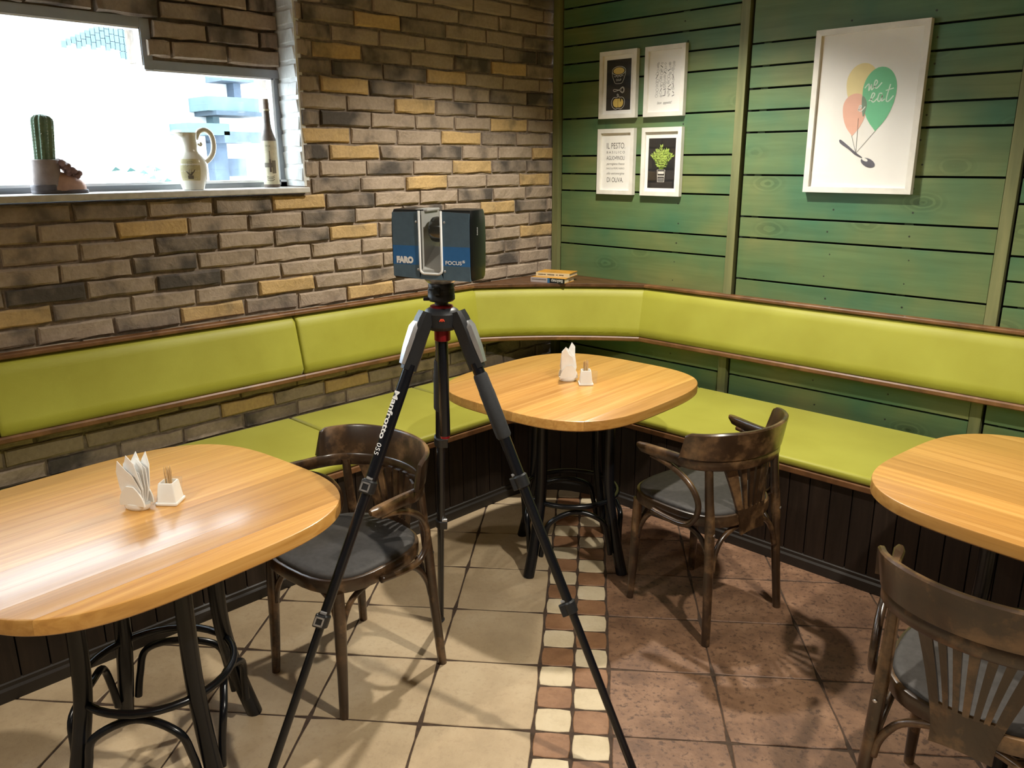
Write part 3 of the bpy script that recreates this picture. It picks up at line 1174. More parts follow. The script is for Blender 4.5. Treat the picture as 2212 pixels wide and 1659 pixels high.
def table_plank(t0, t1):
    lay_ = [(0.992, 0.75 - TT), (1.0, 0.75 - TT + .004), (1.0, 0.75 - .006), (0.997, .75 - .0018), (0.990, 0.75)]
    R = []
    n = 14
    for k, z_ in lay_:
        a, b = max(t0, -TA * k), min(t1, TA * k)
        # cosine spacing towards the outer ends
        ts = []
        for i in range(n + 1):
            u = i / n
            if t1 > TA * .98:
                u = sin(u * pi / 2)
            elif t0 < -TA * .98:
                u = 1 - cos(u * pi / 2)
            ts.append(a + (b - a) * u)
        R.append([(t, s_of(t, k), z_) for t in ts] + [(t, -s_of(t, k), z_) for t in reversed(ts)])
    return MB().rings(R)


def make_table():
    t = thing('cafe_table', '', 'table')
    edges = [-TA, -0.345, -0.262, -0.178, -0.090, -0.006, 0.082, 0.170, 0.252, 0.338, TA]
    for a, b in zip(edges[:-1], edges[1:]):
        table_plank(a + .0002, b - .0002).build('plank', 'table', t, smooth=True, auto=35)
    lr, RT = 0.0225, 0.185
    MB().lathe([(0.19, 0.685), (0.215, 0.685), (0.215, 0.711), (0.19, 0.711)], 32, cap=False).build('top_ring', 'black_metal', t, smooth=True, auto=40)
    for k_ in range(4):
        a = k_ * pi / 2
        d = Vector((cos(a), sin(a), 0))
        pts = [d * RT + Vector((0, 0, .711)), d * RT + Vector((0, 0, .55)), d * (RT + .002) + Vector((0, 0, .40)), d * (RT + .010) + Vector((0, 0, .30)),
               d * (RT + .028) + Vector((0, 0, .20)), d * (RT + .052) + Vector((0, 0, .10)), d * (RT + .080) + Vector((0, 0, .0))]
        pts = catmull(pts, 4)
        MB().tube(pts, lr, 14).build('leg', 'black_metal', t, smooth=True, auto=50)
        # arch between this leg and the next
        a2 = a + pi / 2
        e = Vector((cos(a2), sin(a2), 0))
        A = d * (RT + .040) + e * .030
        B = e * (RT + .040) + d * .030
        mid_ = (d + e).normalized() * (RT * .93)
        arch = catmull([A + Vector((0, 0, .085)), A * .97 + e * .012 + Vector((0, 0, .16)), (A * .72 + mid_ * .34) + Vector((0, 0, .235)),
                        mid_ + Vector((0, 0, .268)), (B * .72 + mid_ * .34) + Vector((0, 0, .235)), B * .97 + d * .012 + Vector((0, 0, .16)), B + Vector((0, 0, .085))], 6)
        MB().tube(arch, 0.0105, 10).build('arch_brace', 'black_metal', t, smooth=True, auto=60)
    ring = [(0.192 * cos(2 * pi * i / 40), 0.192 * sin(2 * pi * i / 40), .297) for i in range(40)]
    MB().tube(ring, 0.0105, 10, loop=True).build('ring_brace', 'black_metal', t, smooth=True)
    return t


tb = make_table()
tb.location = (1.246, -1.277, 0)
tb.rotation_euler = (0, 0, rad(2.6))
tb['label'] = 'rounded square wooden cafe table in the corner between both benches'
tb['group'] = 'cafe tables'
dup(tb, (1.253, -2.977, 0), rad(4.9), 'rounded square wooden cafe table at left below the brick wall window', 'cafe tables')
dup(tb, (2.93, -1.222, 0), rad(90 - 6), 'rounded square pale wooden cafe table cut by the right picture edge', 'cafe tables')

# ================================================================== CHAIRS
def make_chair():
    c = thing('bentwood_armchair', '', 'chair')
    # local: faces +y, width along x
    def seat_outline(k=1.0, n=40):
        out = []
        for i in range(n):
            a = 2 * pi * i / n
            cx, sy = cos(a), sin(a)
            e = 2 / 2.9
            x = (abs(cx) ** e) * (1 if cx > 0 else -1)
            y = (abs(sy) ** e) * (1 if sy > 0 else -1)
            w = 0.208 + 0.012 * y
            out.append((x * w * k, 0.010 + y * 0.212 * k))
        return out
    MB().rprism(seat_outline(), 0.405, 0.448, 0.007, k=2).build('seat_frame', 'chair', c, smooth=True, auto=40)
    MB().rings([[(x, y, 0.444) for x, y in seat_outline(.95)], [(x, y, .452) for x, y in seat_outline(.95)], [(x, y, .4575) for x, y in seat_outline(.92)],
                [(x, y, .4605) for x, y in seat_outline(.84)], [(x, y, .463) for x, y in seat_outline(.5)], [(x, y, .4635) for x, y in seat_outline(.1)]]).build('seat', 'leather', c, smooth=True, auto=60)
    # front legs
    for sx in (-1, 1):
        p = [Vector((sx * .168, .170, .410)), Vector((sx * .170, .173, .27)), Vector((sx * .173, .178, .12)), Vector((sx * .176, .184, 0))]
        MB().tube(catmull(p, 4), [.0165 + .002 * min(1, i / 3) - .0055 * max(0, (i - 3) / 9) for i in range(13)], 12).build('leg', 'chair', c, smooth=True, auto=50)
        p = [Vector((sx * .180, -.148, .640)), Vector((sx * .180, -.158, .52)), Vector((sx * .182, -.170, .42)), Vector((sx * .190, -.184, .22)), Vector((sx * .203, -.200, .0))]
        MB().tube(catmull(p, 4), [.0135 + .0035 * min(1, i / 8) - .003 * max(0, (i - 9) / 8) for i in range(17)], 12).build('leg', 'chair', c, smooth=True, auto=50)
    # horseshoe band that forms the arms, then the crest plank above it
    def shoe(t, off=0.0):
        """t in -1..1 along the horseshoe; returns point and outward normal."""
        A_, B_ = 0.225, 0.160
        yc = -0.062
        s_arm = 0.165
        arc = 0.62
        total = s_arm * 2 + arc
        s_ = (t + 1) / 2 * total
        if s_ < s_arm:
            f_ = s_ / s_arm
            p = Vector((-A_ - .024 * (1 - f_) ** 1.3, yc + s_arm * (1 - f_)))
            n = Vector((-1, .12)).normalized()
        elif s_ > s_arm + arc:
            f_ = (total - s_) / s_arm
            p = Vector((A_ + .024 * (1 - f_) ** 1.3, yc + s_arm * (1 - f_)))
            n = Vector((1, .12)).normalized()
        else:
            a = pi + pi * (s_ - s_arm) / arc
            p = Vector((A_ * cos(a), yc + B_ * sin(a)))
            n = Vector((cos(a) / A_, sin(a) / B_)).normalized()
        return p + n * off, n
    R = []
    n = 44
    for i in range(n + 1):
        t = -1 + 2 * i / n
        endk = 1.0
        e = max(0.0, 1 - abs(t))
        arm = max(0.0, 1 - e / 0.42)
        wid = 0.016 + 0.016 * (arm ** 1.2)
        hgt = 0.042 - 0.014 * (arm ** 1.0)
        zt = 0.660 + 0.003 * arm
        if e < 0.05:
            q = e / 0.05
            hgt *= 0.55 + .45 * q ** .5
            wid *= 0.55 + .45 * q ** .5
        p, nn_ = shoe(t)
        sec = [(wid * .5, zt - hgt + .004), (wid * .5, zt - .004), (wid * .5 - .004, zt), (-wid * .5 + .004, zt), (-wid * .5, zt - .004), (-wid * .5, zt - hgt + .004), (-wid * .5 + .004, zt - hgt), (wid * .5 - .004, zt - hgt)]
        R.append([(p.x + nn_.x * a, p.y + nn_.y * a, z_) for a, z_ in sec])
    MB().rings(R).build('arm_band', 'chair', c, smooth=True, auto=45)
    R = []
    n = 30
    CT = 0.62
    for i in range(n + 1):
        t = -CT + 2 * CT * i / n
        e = max(0.0, 1 - abs(t) / CT)
        zt = 0.656 + 0.094 * min(1, (1 - (1 - min(1, e / 0.13)) ** 2.2) ** .5 * .90 + .10 * min(1, e / .5)) + 0.004
        th = 0.017
        p, nn_ = shoe(t, 0.004)
        lean = 0.014
        sec = [(th * .5, .656), (th * .5 + lean, zt - .005), (th * .5 + lean - .004, zt), (-th * .5 + lean + .004, zt), (-th * .5 + lean, zt - .005), (-th * .5, .656)]
        R.append([(p.x + nn_.x * a, p.y + nn_.y * a, z_) for a, z_ in sec])
    MB().rings(R).build('crest_rail', 'chair', c, smooth=True, auto=45)
    # fan splat: solid foot + seven slats
    yb, yt_ = -0.202, -0.212
    zb_, zt_ = 0.40, 0.622
    def spl(u, v):
        """u -1..1 across, v 0..1 up."""
        hw = 0.062 + 0.066 * max(0.0, v) ** 1.3
        x = u * hw
        y = yb + (yt_ - yb) * v + 0.045 * (u * u) * v
        return Vector((x, y, zb_ + (zt_ - zb_) * v))
    def slab(u0a, u1a, u0b, u1b, v0, v1, name, m=5, nu=2):
        R_ = []
        for i in range(m + 1):
            v_ = v0 + (v1 - v0) * i / m
            f_ = i / m
            ua, ub = u0a + (u0b - u0a) * f_, u1a + (u1b - u1a) * f_
            th = 0.0045
            fr_ = [spl(ua + (ub - ua) * j / nu, v_) for j in range(nu + 1)]
            R_.append([p + Vector((0, th, 0)) for p in fr_] + [p - Vector((0, th, 0)) for p in reversed(fr_)])
        return MB().rings(R_).build(name, 'chair', c)
    slab(-1, 1, -1, 1, -0.12, 0.30, 'splat_foot', nu=8)
    edges = [-1, -.66, -.40, -.14, .14, .40, .66, 1]
    for q in range(7):
        a, b = edges[q], edges[q + 1]
        g = 0.055
        a2 = a + (0 if q == 0 else g)
        b2 = b - (0 if q == 6 else g)
        slab(a2, b2, a2, b2, 0.28, 1.02, 'slat')
    # side loops from arm to rear leg to seat ring
    for sx in (-1, 1):
        pts = [(sx * .234, .055, .626), (sx * .232, .015, .621), (sx * .228, -.045, .604), (sx * .220, -.105, .566), (sx * .214, -.138, .515),
               (sx * .214, -.140, .470), (sx * .216, -.120, .433), (sx * .220, -.085, .414), (sx * .222, -.01, .414), (sx * .222, .055, .420)]
        MB().tube(catmull(pts, 5), 0.0105, 10).build('arm_loop', 'chair', c, smooth=True)
    # bent braces under the seat
    F = [Vector((-.172, .176, 0)), Vector((.172, .176, 0))]
    Bk = [Vector((.187, -.189, 0)), Vector((-.187, -.189, 0))]
    ring_ = [F[0], F[1], Bk[0], Bk[1]]
    for i in range(4):
        a, b = ring_[i], ring_[(i + 1) % 4]
        ctr = Vector((0, 0, 0))
        d = (b - a)
        inn = (-(a + b) / 2).normalized()
        def pt(f_, z_, k_=0.0):
            return a + d * f_ + inn * k_ + Vector((0, 0, z_))
        br = catmull([pt(.035, .255, .004), pt(.06, .305, .008), pt(.16, .362, .012), pt(.34, .392, .010), pt(.5, .398, .006), pt(.66, .392, .010), pt(.84, .362, .012), pt(.94, .305, .008), pt(.965, .255, .004)], 4)
        MB().tube(br, 0.0095, 10).build('bent_brace', 'chair', c, smooth=True)
    for sx in (-1, 1):
        MB().lathe([(0.0, 0), (0.0055, 0.0006), (0.004, 0.002), (0.0, 0.003)], 10, cap=False).build('screw', 'silver', c).matrix_local = Matrix.Translation((sx * .184, -.190, .40)) @ Matrix.Rotation(rad(100), 4, 'X')
    return c


ch = make_chair()
# chair at the corner table faces -x
ch.location = (1.846, -1.236, 0)
ch.rotation_euler = (0, 0, 1.435)
ch['label'] = 'dark bentwood armchair facing the corner table, right of the tripod'
ch['group'] = 'bentwood armchairs'
fdir = Vector((0.042, -0.372))
dup(ch, (1.259, -2.369, 0), pi + 0.07, 'dark bentwood armchair partly behind the tripod leg, pushed to the left table', 'bentwood armchairs')
fdir = Vector((0.12, 0.36))
dup(ch, (2.898, -1.735, 0), rad(2.5), 'dark bentwood armchair seen from behind at the lower right picture edge', 'bentwood armchairs')

# ================================================================== TRIPOD
AX = Vector((1.715, -2.345, 0))
tri = thing('camera_tripod', 'black three legged camera tripod with red collar, standing mid floor', 'tripod', AX)
FEET = [Vector((1.261, -2.003, 0)), Vector((1.617, -2.919, 0)), Vector((2.236, -2.153, 0))]
JZ = 1.222
for i, ft in enumerate(FEET):
    f_ = ft - AX
    d = f_.normalized()
    side = Vector((-d.y, d.x, 0))
    J = d * 0.046 + Vector((0, 0, JZ))
    foot = f_ + Vector((0, 0, 0.012))
    ax_ = (foot - J).normalized()
    ln = (foot - J).length

    def at(s_, o_=0.0, q_=0.0):
        out = ax_.cross(side)
        if out.dot(d) < 0:
            out = -out
        return J + ax_ * s_ + out * o_ + side * q_
    up_out = ax_.cross(side)
    if up_out.dot(d) < 0:
        up_out = -up_out
    # shoulder casting
    sh = [(0.0, .017, .030), (.020, .021, .031), (.060, .021, .028), (.105, .020, .024), (.150, .0195, .0205)]
    R = []
    for s_, o_, w_ in sh:
        c_ = at(s_ - .015, 0.004 if s_ < .1 else 0)
        R.append([c_ + up_out * (o_ * b_) + side * (w_ * .62 * a_) for a_, b_ in ((-1, -.7), (-.6, -1), (.6, -1), (1, -.7), (1, .6), (.6, 1), (-.6, 1), (-1, .6))])
    shd = MB().rings(R).build('shoulder', 'tripod_plastic', tri, smooth=True, auto=35)
    lv = MB()
    R = []
    for s_, o_, w_, t_ in ((.015, .024, .010, .004), (.030, .027, .014, .006), (.085, .026, .012, .006), (.125, .024, .0085, .004)):
        c_ = at(s_, o_)
        R.append([c_ + up_out * (t_ * b_) + side * (w_ * a_) for a_, b_ in ((-1, -1), (1, -1), (.8, 1), (-.8, 1))])
    lv.rings(R)
    lv.build('angle_lever', 'silver', shd, smooth=True, auto=35)
    # tube sections
    cuts = (0.13, 0.445, 0.800, ln)
    rad_ = (.0150, .0128, .0108)
    for k_ in range(3):
        MB().tube([at(cuts[k_] - .01), at(cuts[k_ + 1])], rad_[k_], 16).build('leg_tube', 'tripod_tube', tri, smooth=True, auto=50)
    for k_ in (1, 2):
        cl = MB().tube([at(cuts[k_] - .020), at(cuts[k_] - .016), at(cuts[k_] + .012), at(cuts[k_] + .016)], [rad_[k_ - 1] + .001, rad_[k_ - 1] + .0045, rad_[k_ - 1] + .0045, rad_[k_ - 1] - .001], 14).build('leg_lock', 'tripod_plastic', tri, smooth=True, auto=40)
        # flip lever on the side that the photograph shows
        tow = (CAM - (AX + at(cuts[k_])))
        tow -= ax_ * tow.dot(ax_)
        tow.normalize()
        lat = ax_.cross(tow)
        sgn = -1 if i == 1 else 1
        if lat.dot(rt) < 0:
            lat = -lat
        offv = tow * .012 + lat * (.008 * (-1 if i == 1 else 1))
        if i == 2:
            offv = tow * .006 - lat * .014
        cc = at(cuts[k_] - .002) + offv
        rot = Matrix((lat, ax_, tow)).transposed()
        MB().box(cc, (.026, .034, .012), rot).build('lever', 'tripod_plastic', cl, bevel=.003)
        if i == 1:
            fr_ = MB()
            c2 = cc + tow * .0068
            for dx, dy, w_, h_ in ((-.0095, 0, .004, .024), (.0095, 0, .004, .024), (0, .010, .023, .004), (0, -.010, .023, .004)):
                fr_.box(c2 + lat * dx + ax_ * dy, (w_, h_, .002), rot)
            fr_.build('lever_badge', 'silver', cl)
        MB().tube([cc - ax_ * .022 - lat * .004, cc - ax_ * .022 + lat * .012], .0045, 8).build('pivot_pin', 'silver', cl, smooth=True, auto=40)
    MB().tube([at(ln - .012), at(ln - .004), at(ln + .004)], [.0115, .0145, .011], 14).build('rubber_foot', 'foam_grip', tri, smooth=True, auto=40)
    if i in (0, 2):
        MB().tube([at(.150), at(.156), at(.195), at(.200), at(.318), at(.324)], [.0165, .0185, .0190, .0198, .0198, .0165], 16).build('foam_grip', 'foam_grip', tri, smooth=True, auto=40)
    if i == 1:
        # white lettering running down the front leg
        tow = (CAM - (AX + at(.3)))
        tow -= ax_ * tow.dot(ax_)
        tow.normalize()
        lat = ax_.cross(tow)
        if lat.dot(rt) > 0:
            lat = -lat                      # towards picture left
        nrm = (tow * .80 + lat * .60).normalized()
        yv = nrm.cross(ax_).normalized()
        me_c = at(.255) + nrm * (.0153)
        mt = Matrix(((ax_.x, yv.x, nrm.x, me_c.x), (ax_.y, yv.y, nrm.y, me_c.y), (ax_.z, yv.z, nrm.z, me_c.z), (0, 0, 0, 1)))
        text_obj('lettering', 'Manfrotto', .022, 'white_print', tri, mt, width=.125, offset=.0006)
        me_c = at(.345) + nrm * (.0153)
        mt = Matrix(((ax_.x, yv.x, nrm.x, me_c.x), (ax_.y, yv.y, nrm.y, me_c.y), (ax_.z, yv.z, nrm.z, me_c.z), (0, 0, 0, 1)))
        text_obj('lettering', '055', .020, 'white_print', tri, mt, width=.030)
# hub, collar, column, head
MB().lathe([(.020, 1.188), (.034, 1.190), (.044, 1.200), (.046, 1.232), (.040, 1.240), (.030, 1.246)], 24).build('hub', 'tripod_plastic', tri, smooth=True, auto=40)
MB().lathe([(.024, 1.243), (.029, 1.244), (.029, 1.250), (.024, 1.252)], 24).build('collar_ring', 'red_anod', tri, smooth=True, auto=40)
MB().lathe([(.0185, 1.160), (.0205, 1.162), (.0205, 1.190), (.0185, 1.191)], 24).build('red_collar', 'red_anod', tri, smooth=True, auto=40)
MB().lathe([(.0125, .905), (.0140, .909), (.0140, 1.262), (.0125, 1.265)], 18).build('centre_column', 'tripod_tube', tri, smooth=True, auto=40)
MB().lathe([(.010, .897), (.0125, .899), (.0125, .906), (.010, .907)], 14).build('column_cap', 'red_anod', tri, smooth=True, auto=40)
MB().lathe([(.017, 1.252), (.017, 1.262), (.030, 1.262), (.034, 1.266), (.034, 1.276), (.0335, 1.277), (.0335, 1.292), (.032, 1.293), (.032, 1.305), (.030, 1.308)], 28).build('head', 'tripod_plastic', tri, smooth=True, auto=35)
tow = (CAM - AX)
tow.z = 0
tow.normalize()
lat = Vector((-tow.y, tow.x, 0))
if lat.dot(rt) < 0:
    lat = -lat
rotm = Matrix((lat, tow, Vector((0, 0, 1)))).transposed()
MB().box(tow * .034 - lat * .012 + Vector((0, 0, 1.291)), (.018, .014, .020), rotm).build('head_lever', 'black_gloss', tri, bevel=.003)
MB().box(-lat * .034 + tow * .006 + Vector((0, 0, 1.2685)), (.022, .018, .008), rotm).build('plate_lever', 'tripod_plastic', tri, bevel=.002)
bdg = MB()
for dx, a_ in ((-.004, .5), (0, 0), (.004, -.5)):
    bdg.box(tow * .0462 + lat * dx + Vector((0, 0, 1.2205)), (.0026, .0012, .007), rotm @ Matrix.Rotation(a_, 3, 'Y'))
bdg.build('badge', 'red_mark', tri)

# ================================================================== LASER SCANNER
SZ = 1.309
base_dir = atan2(tow.y, tow.x)          # towards the camera
rzs = base_dir + pi / 2 - rad(26)       # local -y looks out of the front face
sc = thing('laser_scanner', 'boxy blue grey laser scanner with mirror channel, mounted on the tripod', 'scanner', (AX.x, AX.y, SZ), rzs)
W, D_, H_ = 0.218, 0.100, 0.178
CHW = 0.026     # half width of the channel


def lobe(x0, x1):
    """One side block of the body: rounded in plan, slightly tapered upwards."""
    R = []
    for z_, ky, kx in ((0.012, .90, .965), (0.018, .96, .985), (.05, 1, 1), (.12, 1.0, 1.0), (H_ - .022, .98, .995), (H_ - .006, .92, .98), (H_, .84, .965)):
        pl = []
        def ed(x):
            # pull only the outer side inwards
            s_ = 1 if abs(x) > CHW + .01 else 0
            return x * (kx if s_ else 1)
        xo, xi = (x1, x0) if abs(x1) > abs(x0) else (x0, x1)
        sg = 1 if xo > 0 else -1
        hd = D_ / 2 * ky
        c_ = .012
        pl = [(xi, -hd), (ed(xo) - sg * c_ * .35, -hd), (ed(xo) - sg * .0, -hd + c_ * .6), (ed(xo) + sg * .004, -hd * .3), (ed(xo) + sg * .004, hd * .3), (ed(xo) - sg * .004, hd * .8), (ed(xo) - sg * c_ * 1.5, hd), (xi, hd)]
        R.append([(x, y, z_) for x, y in pl])
    return MB().rings(R)


body = MB()
b1 = lobe(-W / 2, -CHW)
b2 = lobe(CHW, W / 2)
body.add(b1.v, b1.f)
body.add(b2.v, b2.f)
body.box((0, 0, .024), (2 * CHW + .002, D_ * .92, .024))
body.build('body', 'black_gloss', sc, smooth=True, auto=30)
# face panels
fy = -D_ / 2 - .0012


def panel_poly(side):
    xo = W / 2 - .006
    if side < 0:
        return [(-xo, .018), (-CHW - .006, .013), (-CHW - .006, .030), (-CHW - .0045, .174), (-xo + .001, .171)]
    return [(CHW + .006, .013), (xo, .012), (xo - .001, .171), (CHW + .0045, .174), (CHW + .006, .030)]


def clip(poly, z0, z1):
    def cl(p, f_):
        out = []
        for i in range(len(p)):
            a, b = p[i - 1], p[i]
            fa, fb = f_(a), f_(b)
            if (fa >= 0) != (fb >= 0):
                t = fa / (fa - fb)
                out.append((a[0] + (b[0] - a[0]) * t, a[1] + (b[1] - a[1]) * t))
            if fb >= 0:
                out.append(b)
        return out
    return cl(cl(poly, lambda q: q[1] - z0), lambda q: z1 - q[1])


for sd in (-1, 1):
    pl = panel_poly(sd)
    for z0, z1, mt in ((0, .047, 'slate'), (.047, .093, 'blue_band'), (.093, .2, 'slate')):
        q = clip(pl, z0, z1)
        MB().rings([[(x, fy + .006, z_) for x, z_ in q], [(x, fy, z_) for x, z_ in q]]).build('face_panel', mt, sc)
q = [(-CHW - .007, .0125), (CHW + .007, .0125), (CHW + .001, .0265), (-CHW - .001, .0265)]
MB().rings([[(x, fy + .008, z_) for x, z_ in q], [(x, fy, z_) for x, z_ in q]]).build('face_panel', 'slate', sc)
# channel lining and white rim
lin = MB()
lin.box((-CHW + .001, 0, .10), (.003, D_ * .94, .150))
lin.box((CHW - .001, 0, .10), (.003, D_ * .94, .150))
lin.box((0, .012, .0330), (2 * CHW, D_ * .72, .004))
R = [[(-CHW, -D_ * .49, .036), (CHW, -D_ * .49, .036), (CHW, -D_ * .49, .030), (-CHW, -D_ * .49, .030)], [(-CHW, .02, .085), (CHW, .02, .085), (CHW, .02, .03), (-CHW, .02, .03)]]
lin.rings(R)
lin.build('channel_lining', 'light_grey', sc)
MB().box((-CHW - .006, .002, H_ - .002), (.034, D_ * .7, .006)).build('top_fairing', 'light_grey', sc, bevel=.002)
rim_pts = [(-CHW - .003, H_ - .002), (-CHW - .003, .045)] + [(-CHW + .008 - .011 * cos(a), .037 - .0105 * sin(a)) for a in [pi / 2 * k_ / 5 for k_ in range(6)]]
rim_pts += [(-x, z_) for x, z_ in reversed(rim_pts)]
MB().tube([(x, fy - .0005, z_) for x, z_ in rim_pts], .0032, 6).build('channel_rim', 'rim_white', sc, smooth=True)
# mirror drum on the right wall of the channel
dr = MB()
R = []
for x, r_ in ((CHW - .001, .031), (.000, .031), (-.0085, .0295), (-.0125, .025), (-.0135, .0)):
    R.append([(x, -.012 + max(r_, .0005) * cos(2 * pi * j / 20), .130 + max(r_, .0005) * sin(2 * pi * j / 20)) for j in range(20)])
dr.rings(R)
dr.build('mirror_drum', 'mirror_drum', sc, smooth=True, auto=28)
for x, z_ in ((-CHW - .011, .150), (CHW + .012, .150), (-CHW - .009, .036), (CHW + .011, .034)):
    o = MB().lathe([(.0027, 0), (.0027, .001), (.0015, .0014)], 10).build('screw', 'silver', sc)
    o.matrix_local = Matrix.Translation((x, fy, z_)) @ Matrix.Rotation(pi / 2, 4, 'X')
FM = lambda x, z_, y=fy - .0008: Matrix.Translation((x, y, z_)) @ Matrix.Rotation(pi / 2, 4, 'X')
text_obj('lettering', 'FARO', .020, 'white_print', sc, FM(-.0705, .0575), width=.046, offset=.0016)
text_obj('lettering', 'FOCUS', .0125, 'white_print', sc, FM(.0600, .0545), width=.043, offset=.0003)
text_obj('lettering', 'S', .0085, 'white_print', sc, FM(.0865, .0585), width=.007, offset=.0003)
text_obj('lettering', 'FARO', .0065, 'white_print', sc, Matrix.Translation((W / 2 + .0048, -.030, .130)) @ Matrix.Rotation(pi / 2, 4, 'Z') @ Matrix.Rotation(pi / 2, 4, 'X') @ Matrix.Rotation(pi / 2, 4, 'Z'), width=.018)
MB().lathe([(.030, -.002), (.034, 0.0), (.040, .006), (.040, .016)], 24, (0, 0, 0)).build('mount_disc', 'silver', sc, smooth=True, auto=40)

# ================================================================== TABLE SETTINGS
def napkin_holder(label, loc, rz):
    h = thing('napkin_holder', label, 'napkin holder', loc, rz, 'napkin holders')
    # local: slot plane is xz (leaves fan up), thickness along y
    n = 16
    foot = MB()
    R = []
    for z_, w_, t_ in ((0, .030, .017), (.004, .034, .020), (.010, .036, .021), (.0165, .037, .0205)):
        R.append([(w_ * cos(2 * pi * j / 24), t_ * sin(2 * pi * j / 24), z_) for j in range(24)])
    foot.rings(R).build('base', 'porcelain', h, smooth=True, auto=50)
    for sy in (-1, 1):
        R = []
        for i in range(11):
            f_ = i / 10
            z_ = .014 + .052 * f_
            w_ = .036 * (1 - .72 * f_ ** 2.2)
            y_ = sy * (.0165 + .003 * f_)
            R.append([(w_, y_ - .0022, z_), (w_, y_ + .0022, z_), (-w_, y_ + .0022, z_), (-w_, y_ - .0022, z_)])
        MB().rings(R).build('side_wall', 'porcelain', h, smooth=True, auto=40)
    return h


def napkins(loc, rz, where, n, seed, lean):
    r = random.Random(seed)
    for i in range(n):
        f_ = (i + .5) / n - .5
        mb = MB()
        w0, w1, hh = .024, .030 + r.uniform(-.004, .004), .140 + r.uniform(-.012, .012)
        # folded napkin standing in the slot: a leaf, pointed at one upper corner
        pts = [(-w0, .018), (w0, .018), (w1, .055), (w1 * .75 + r.uniform(-.004, .004), hh * .72), (w1 * .25, hh * .78 + r.uniform(-.006, .006)), (-w1 * .25, hh), (-w1 * .78, hh * .84 + r.uniform(-.01, .01)), (-w1, .060)]
        if i % 2:
            pts = [(-x, z_) for x, z_ in reversed(pts)]
        th = .0009
        def warp(x, z_, o_):
            k_ = (z_ - .018) / .09
            return (x + lean * k_ * f_ * 2 + .010 * k_ * f_, f_ * .022 + f_ * .034 * k_ ** 1.3 + o_, z_)
        mb.rings([[warp(x, z_, -th) for x, z_ in pts], [warp(x, z_, th) for x, z_ in pts]])
        o = mb.build('paper_napkin', 'paper')
        o.location = loc
        o.rotation_euler = (0, 0, rz)
        tag(o, 'white folded paper napkin fanned out of the holder ' + where, 'napkin', 'paper napkins ' + where)


def pick_holder(label, loc, rz, where, seed):
    h = thing('toothpick_holder', label, 'toothpick holder', loc, rz, 'toothpick holders')
    MB().rprism(roundpoly([(-.0285, -.0285), (.0285, -.0285), (.0285, .0285), (-.0285, .0285)], .005), 0, .008, .0025, k=2).build('base', 'porcelain', h, smooth=True, auto=40)
    R = []
    for z_, k_ in ((.008, .0250), (.013, .0243), (.054, .0196), (.0575, .0185), (.0575, .0155), (.055, .0145), (.014, .0130)):
        R.append([(x, y, z_) for x, y in roundpoly([(-k_, -k_), (k_, -k_), (k_, k_), (-k_, k_)], .003)])
    MB().rings(R).build('body', 'porcelain', h, smooth=True, auto=40)
    r = random.Random(seed)
    rm = Matrix.Rotation(rz, 3, 'Z')
    for i in range(12):
        a = r.uniform(0, 2 * pi)
        q = .0105 * sqrt((i + .5) / 12)
        a = i * 2.4
        b = Vector((q * cos(a) * .8, q * sin(a) * .8, .016))
        t_ = b + Vector((b.x * .35, b.y * .35, .080 + r.uniform(-.006, .003)))
        o = MB().tube([b, b + (t_ - b) * .92, t_], [.0014, .0014, .0005], 6).build('toothpick', 'pick')
        o.location = loc
        o.rotation_euler = (0, 0, rz)
        tag(o, 'wooden toothpick standing in the white holder ' + where, 'toothpick', 'toothpicks ' + where)
    return h


TZ = 0.7504
napkin_holder('white porcelain napkin holder on the corner table', (1.219, -1.272, TZ), rad(52))
napkins((1.219, -1.272, TZ), rad(52), 'on the corner table', 6, 3, .006)
pick_holder('small white toothpick holder on the corner table', (1.303, -1.264, TZ), rad(45), 'on the corner table', 4)
o = MB().box((1.318, -1.232, TZ + .026), (.030, .0012, .05), Matrix.Rotation(rad(8), 3, 'Z') @ Matrix.Rotation(rad(-10), 3, 'X')).build('menu_card', 'clear_plastic')
tag(o, 'small clear plastic card leaning on the toothpick holder, corner table', 'card', 'clear cards')
napkin_holder('white porcelain napkin holder on the left table', (1.238, -2.968, TZ), rad(30))
napkins((1.238, -2.968, TZ), rad(30), 'on the left table', 6, 9, .004)
pick_holder('small white toothpick holder on the left table', (1.259, -2.893, TZ), rad(42), 'on the left table', 8)
o = MB().box((1.226, -2.860, TZ + .026), (.030, .0012, .05), Matrix.Rotation(rad(42), 3, 'Z') @ Matrix.Rotation(rad(-10), 3, 'X')).build('menu_card', 'clear_plastic')
tag(o, 'small clear plastic card leaning on the toothpick holder, left table', 'card', 'clear cards')

